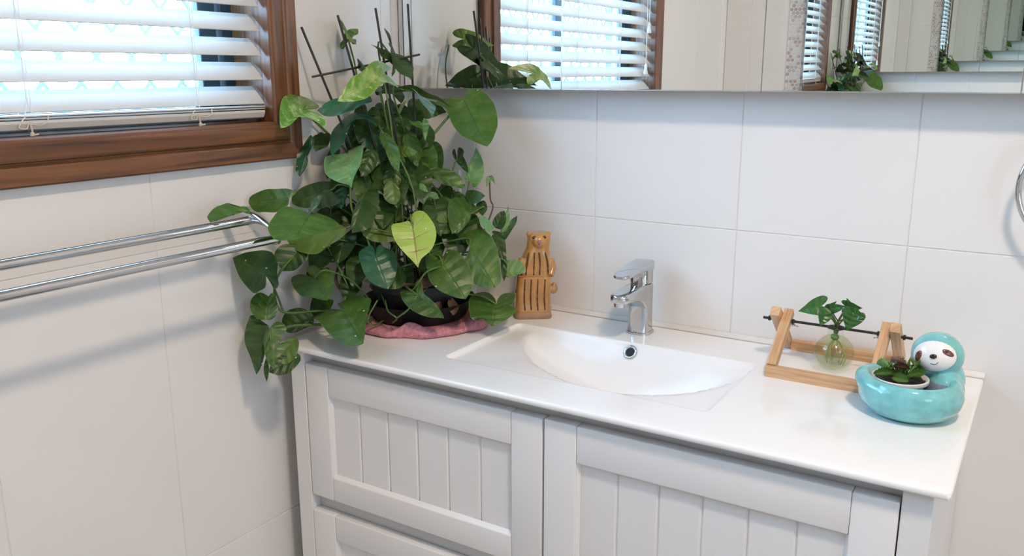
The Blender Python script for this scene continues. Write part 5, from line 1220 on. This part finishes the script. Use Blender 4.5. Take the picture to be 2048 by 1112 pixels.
fp = Vector((1.0355, -0.2220, 0.8815))
fly = thing('flytrap_pot', tuple(fp), 'small white plastic pot of venus flytrap sitting in the sloth bowl', 'plant')
V, F = lathe([(0.0, 0.0), (0.0235, 0.0), (0.0250, 0.003), (0.0325, 0.034), (0.0335, 0.0345), (0.0372, 0.0350), (0.0380, 0.0365), (0.0378, 0.0402), (0.0365, 0.0410), (0.0345, 0.0400), (0.0325, 0.034), (0.0, 0.033)], fp, 48); mesh('pot', V, F, M['white_pl'], fly, smooth=True, auto=50)
V, F = [], []
for i in range(7):
    for k in range(24):
        a = 2*math.pi*k/24; r = 0.0330*i/6; x, y = r*math.cos(a), r*math.sin(a)
        V.append(fp+Vector((x, y, 0.0365+0.004*noise.noise(Vector((x*150, y*150, 1))))))
for i in range(6):
    for k in range(24): F.append((i*24+k, i*24+(k+1) % 24, (i+1)*24+(k+1) % 24, (i+1)*24+k))
mesh('moss', V, F, M['soil'], fly, smooth=True)
def trap(c, size, az, pitch, openness, mat):
    """two toothed clam lobes hinged along one edge"""
    R = Matrix.Rotation(az, 3, 'Z') @ Matrix.Rotation(pitch, 3, 'X')
    V, F = [], []; c = Vector(c)
    for s in (-1, 1):
        base = len(V); n, m_ = 8, 4
        for j in range(m_+1):
            for i in range(n+1):
                t = i/n; r = j/m_
                x = size*(t-0.5)*1.35; h = size*0.62*math.sin(math.pi*(0.06+0.88*t))**0.7*r
                a = openness*s; bulge = size*0.16*math.sin(math.pi*r)*math.sin(math.pi*t)
                V.append(c+R @ Vector((x, math.sin(a)*h+s*bulge, math.cos(a)*h)))
        for j in range(m_):
            for i in range(n): F.append((base+j*(n+1)+i, base+j*(n+1)+i+1, base+(j+1)*(n+1)+i+1, base+(j+1)*(n+1)+i))
        for i in range(0, n):
            p0 = V[base+m_*(n+1)+i]; p1 = V[base+m_*(n+1)+i+1]; mdl = (p0+p1)/2
            tip = mdl+(R @ Vector((0, math.sin(openness*s*0.4), math.cos(openness*s*0.4))))*size*0.24
            k = len(V); V += [p0.lerp(p1, 0.3), p0.lerp(p1, 0.7), tip]; F.append((k, k+1, k+2))
    mesh('trap', V, F, mat, fly, smooth=True)
for (dx, dy, dz, s, az, pt, op, mt) in ((-0.022, -0.008, 0.052, 0.021, 2.4, 0.5, 0.55, 'flytrap'), (-0.019, -0.021, 0.046, 0.021, 0.5, 0.7, 0.35, 'flytrap'), (0.004, -0.022, 0.044, 0.017, -0.4, 1.0, 0.7, 'flytrap'), (0.022, -0.013, 0.048, 0.017, 0.9, 0.5, 0.4, 'flytrap'),
     (0.014, 0.012, 0.056, 0.018, 1.9, 0.3, 0.5, 'flytrap'), (-0.006, 0.012, 0.054, 0.017, 2.8, 0.3, 0.5, 'flyred'), (0.000, 0.0, 0.052, 0.016, 0.2, 0.6, 0.3, 'flyred'), (-0.012, -0.004, 0.047, 0.018, -0.8, 0.8, 0.5, 'flyred'), (0.024, 0.004, 0.050, 0.016, -0.6, 0.6, 0.5, 'flytrap')):
    c = fp+Vector((dx, dy, dz))
    trap(c, s*1.0, az, pt, op, M[mt])
    V, F = tube(catmull([fp+Vector((dx*0.2, dy*0.2, 0.037)), fp+Vector((dx*0.6, dy*0.6, dz*0.5+0.022)), c], 4), [0.0013]*4+[0.002]*4+[0.001], 6); mesh('leaf_stalk', V, F, M['flytrap'], fly, smooth=True)
for (dx, dy, h, lean) in ((0.002, 0.006, 0.030, 0.003), (0.006, 0.010, 0.036, 0.004), (-0.006, 0.012, 0.028, -0.004), (0.010, 0.002, 0.024, 0.008), (-0.001, 0.014, 0.033, 0.001)):
    b0 = fp+Vector((dx, dy, 0.037)); V, F = tube(catmull([b0, b0+Vector((lean*0.4, 0, h*0.5)), b0+Vector((lean, -0.002, h*0.9))], 5), [0.0012, 0.0016, 0.002, 0.0024, 0.0027, 0.0027, 0.0024, 0.002, 0.0014, 0.0008, 0.0003], 6)
    mesh('blade', V, F, M['flytrap'], fly, smooth=True)
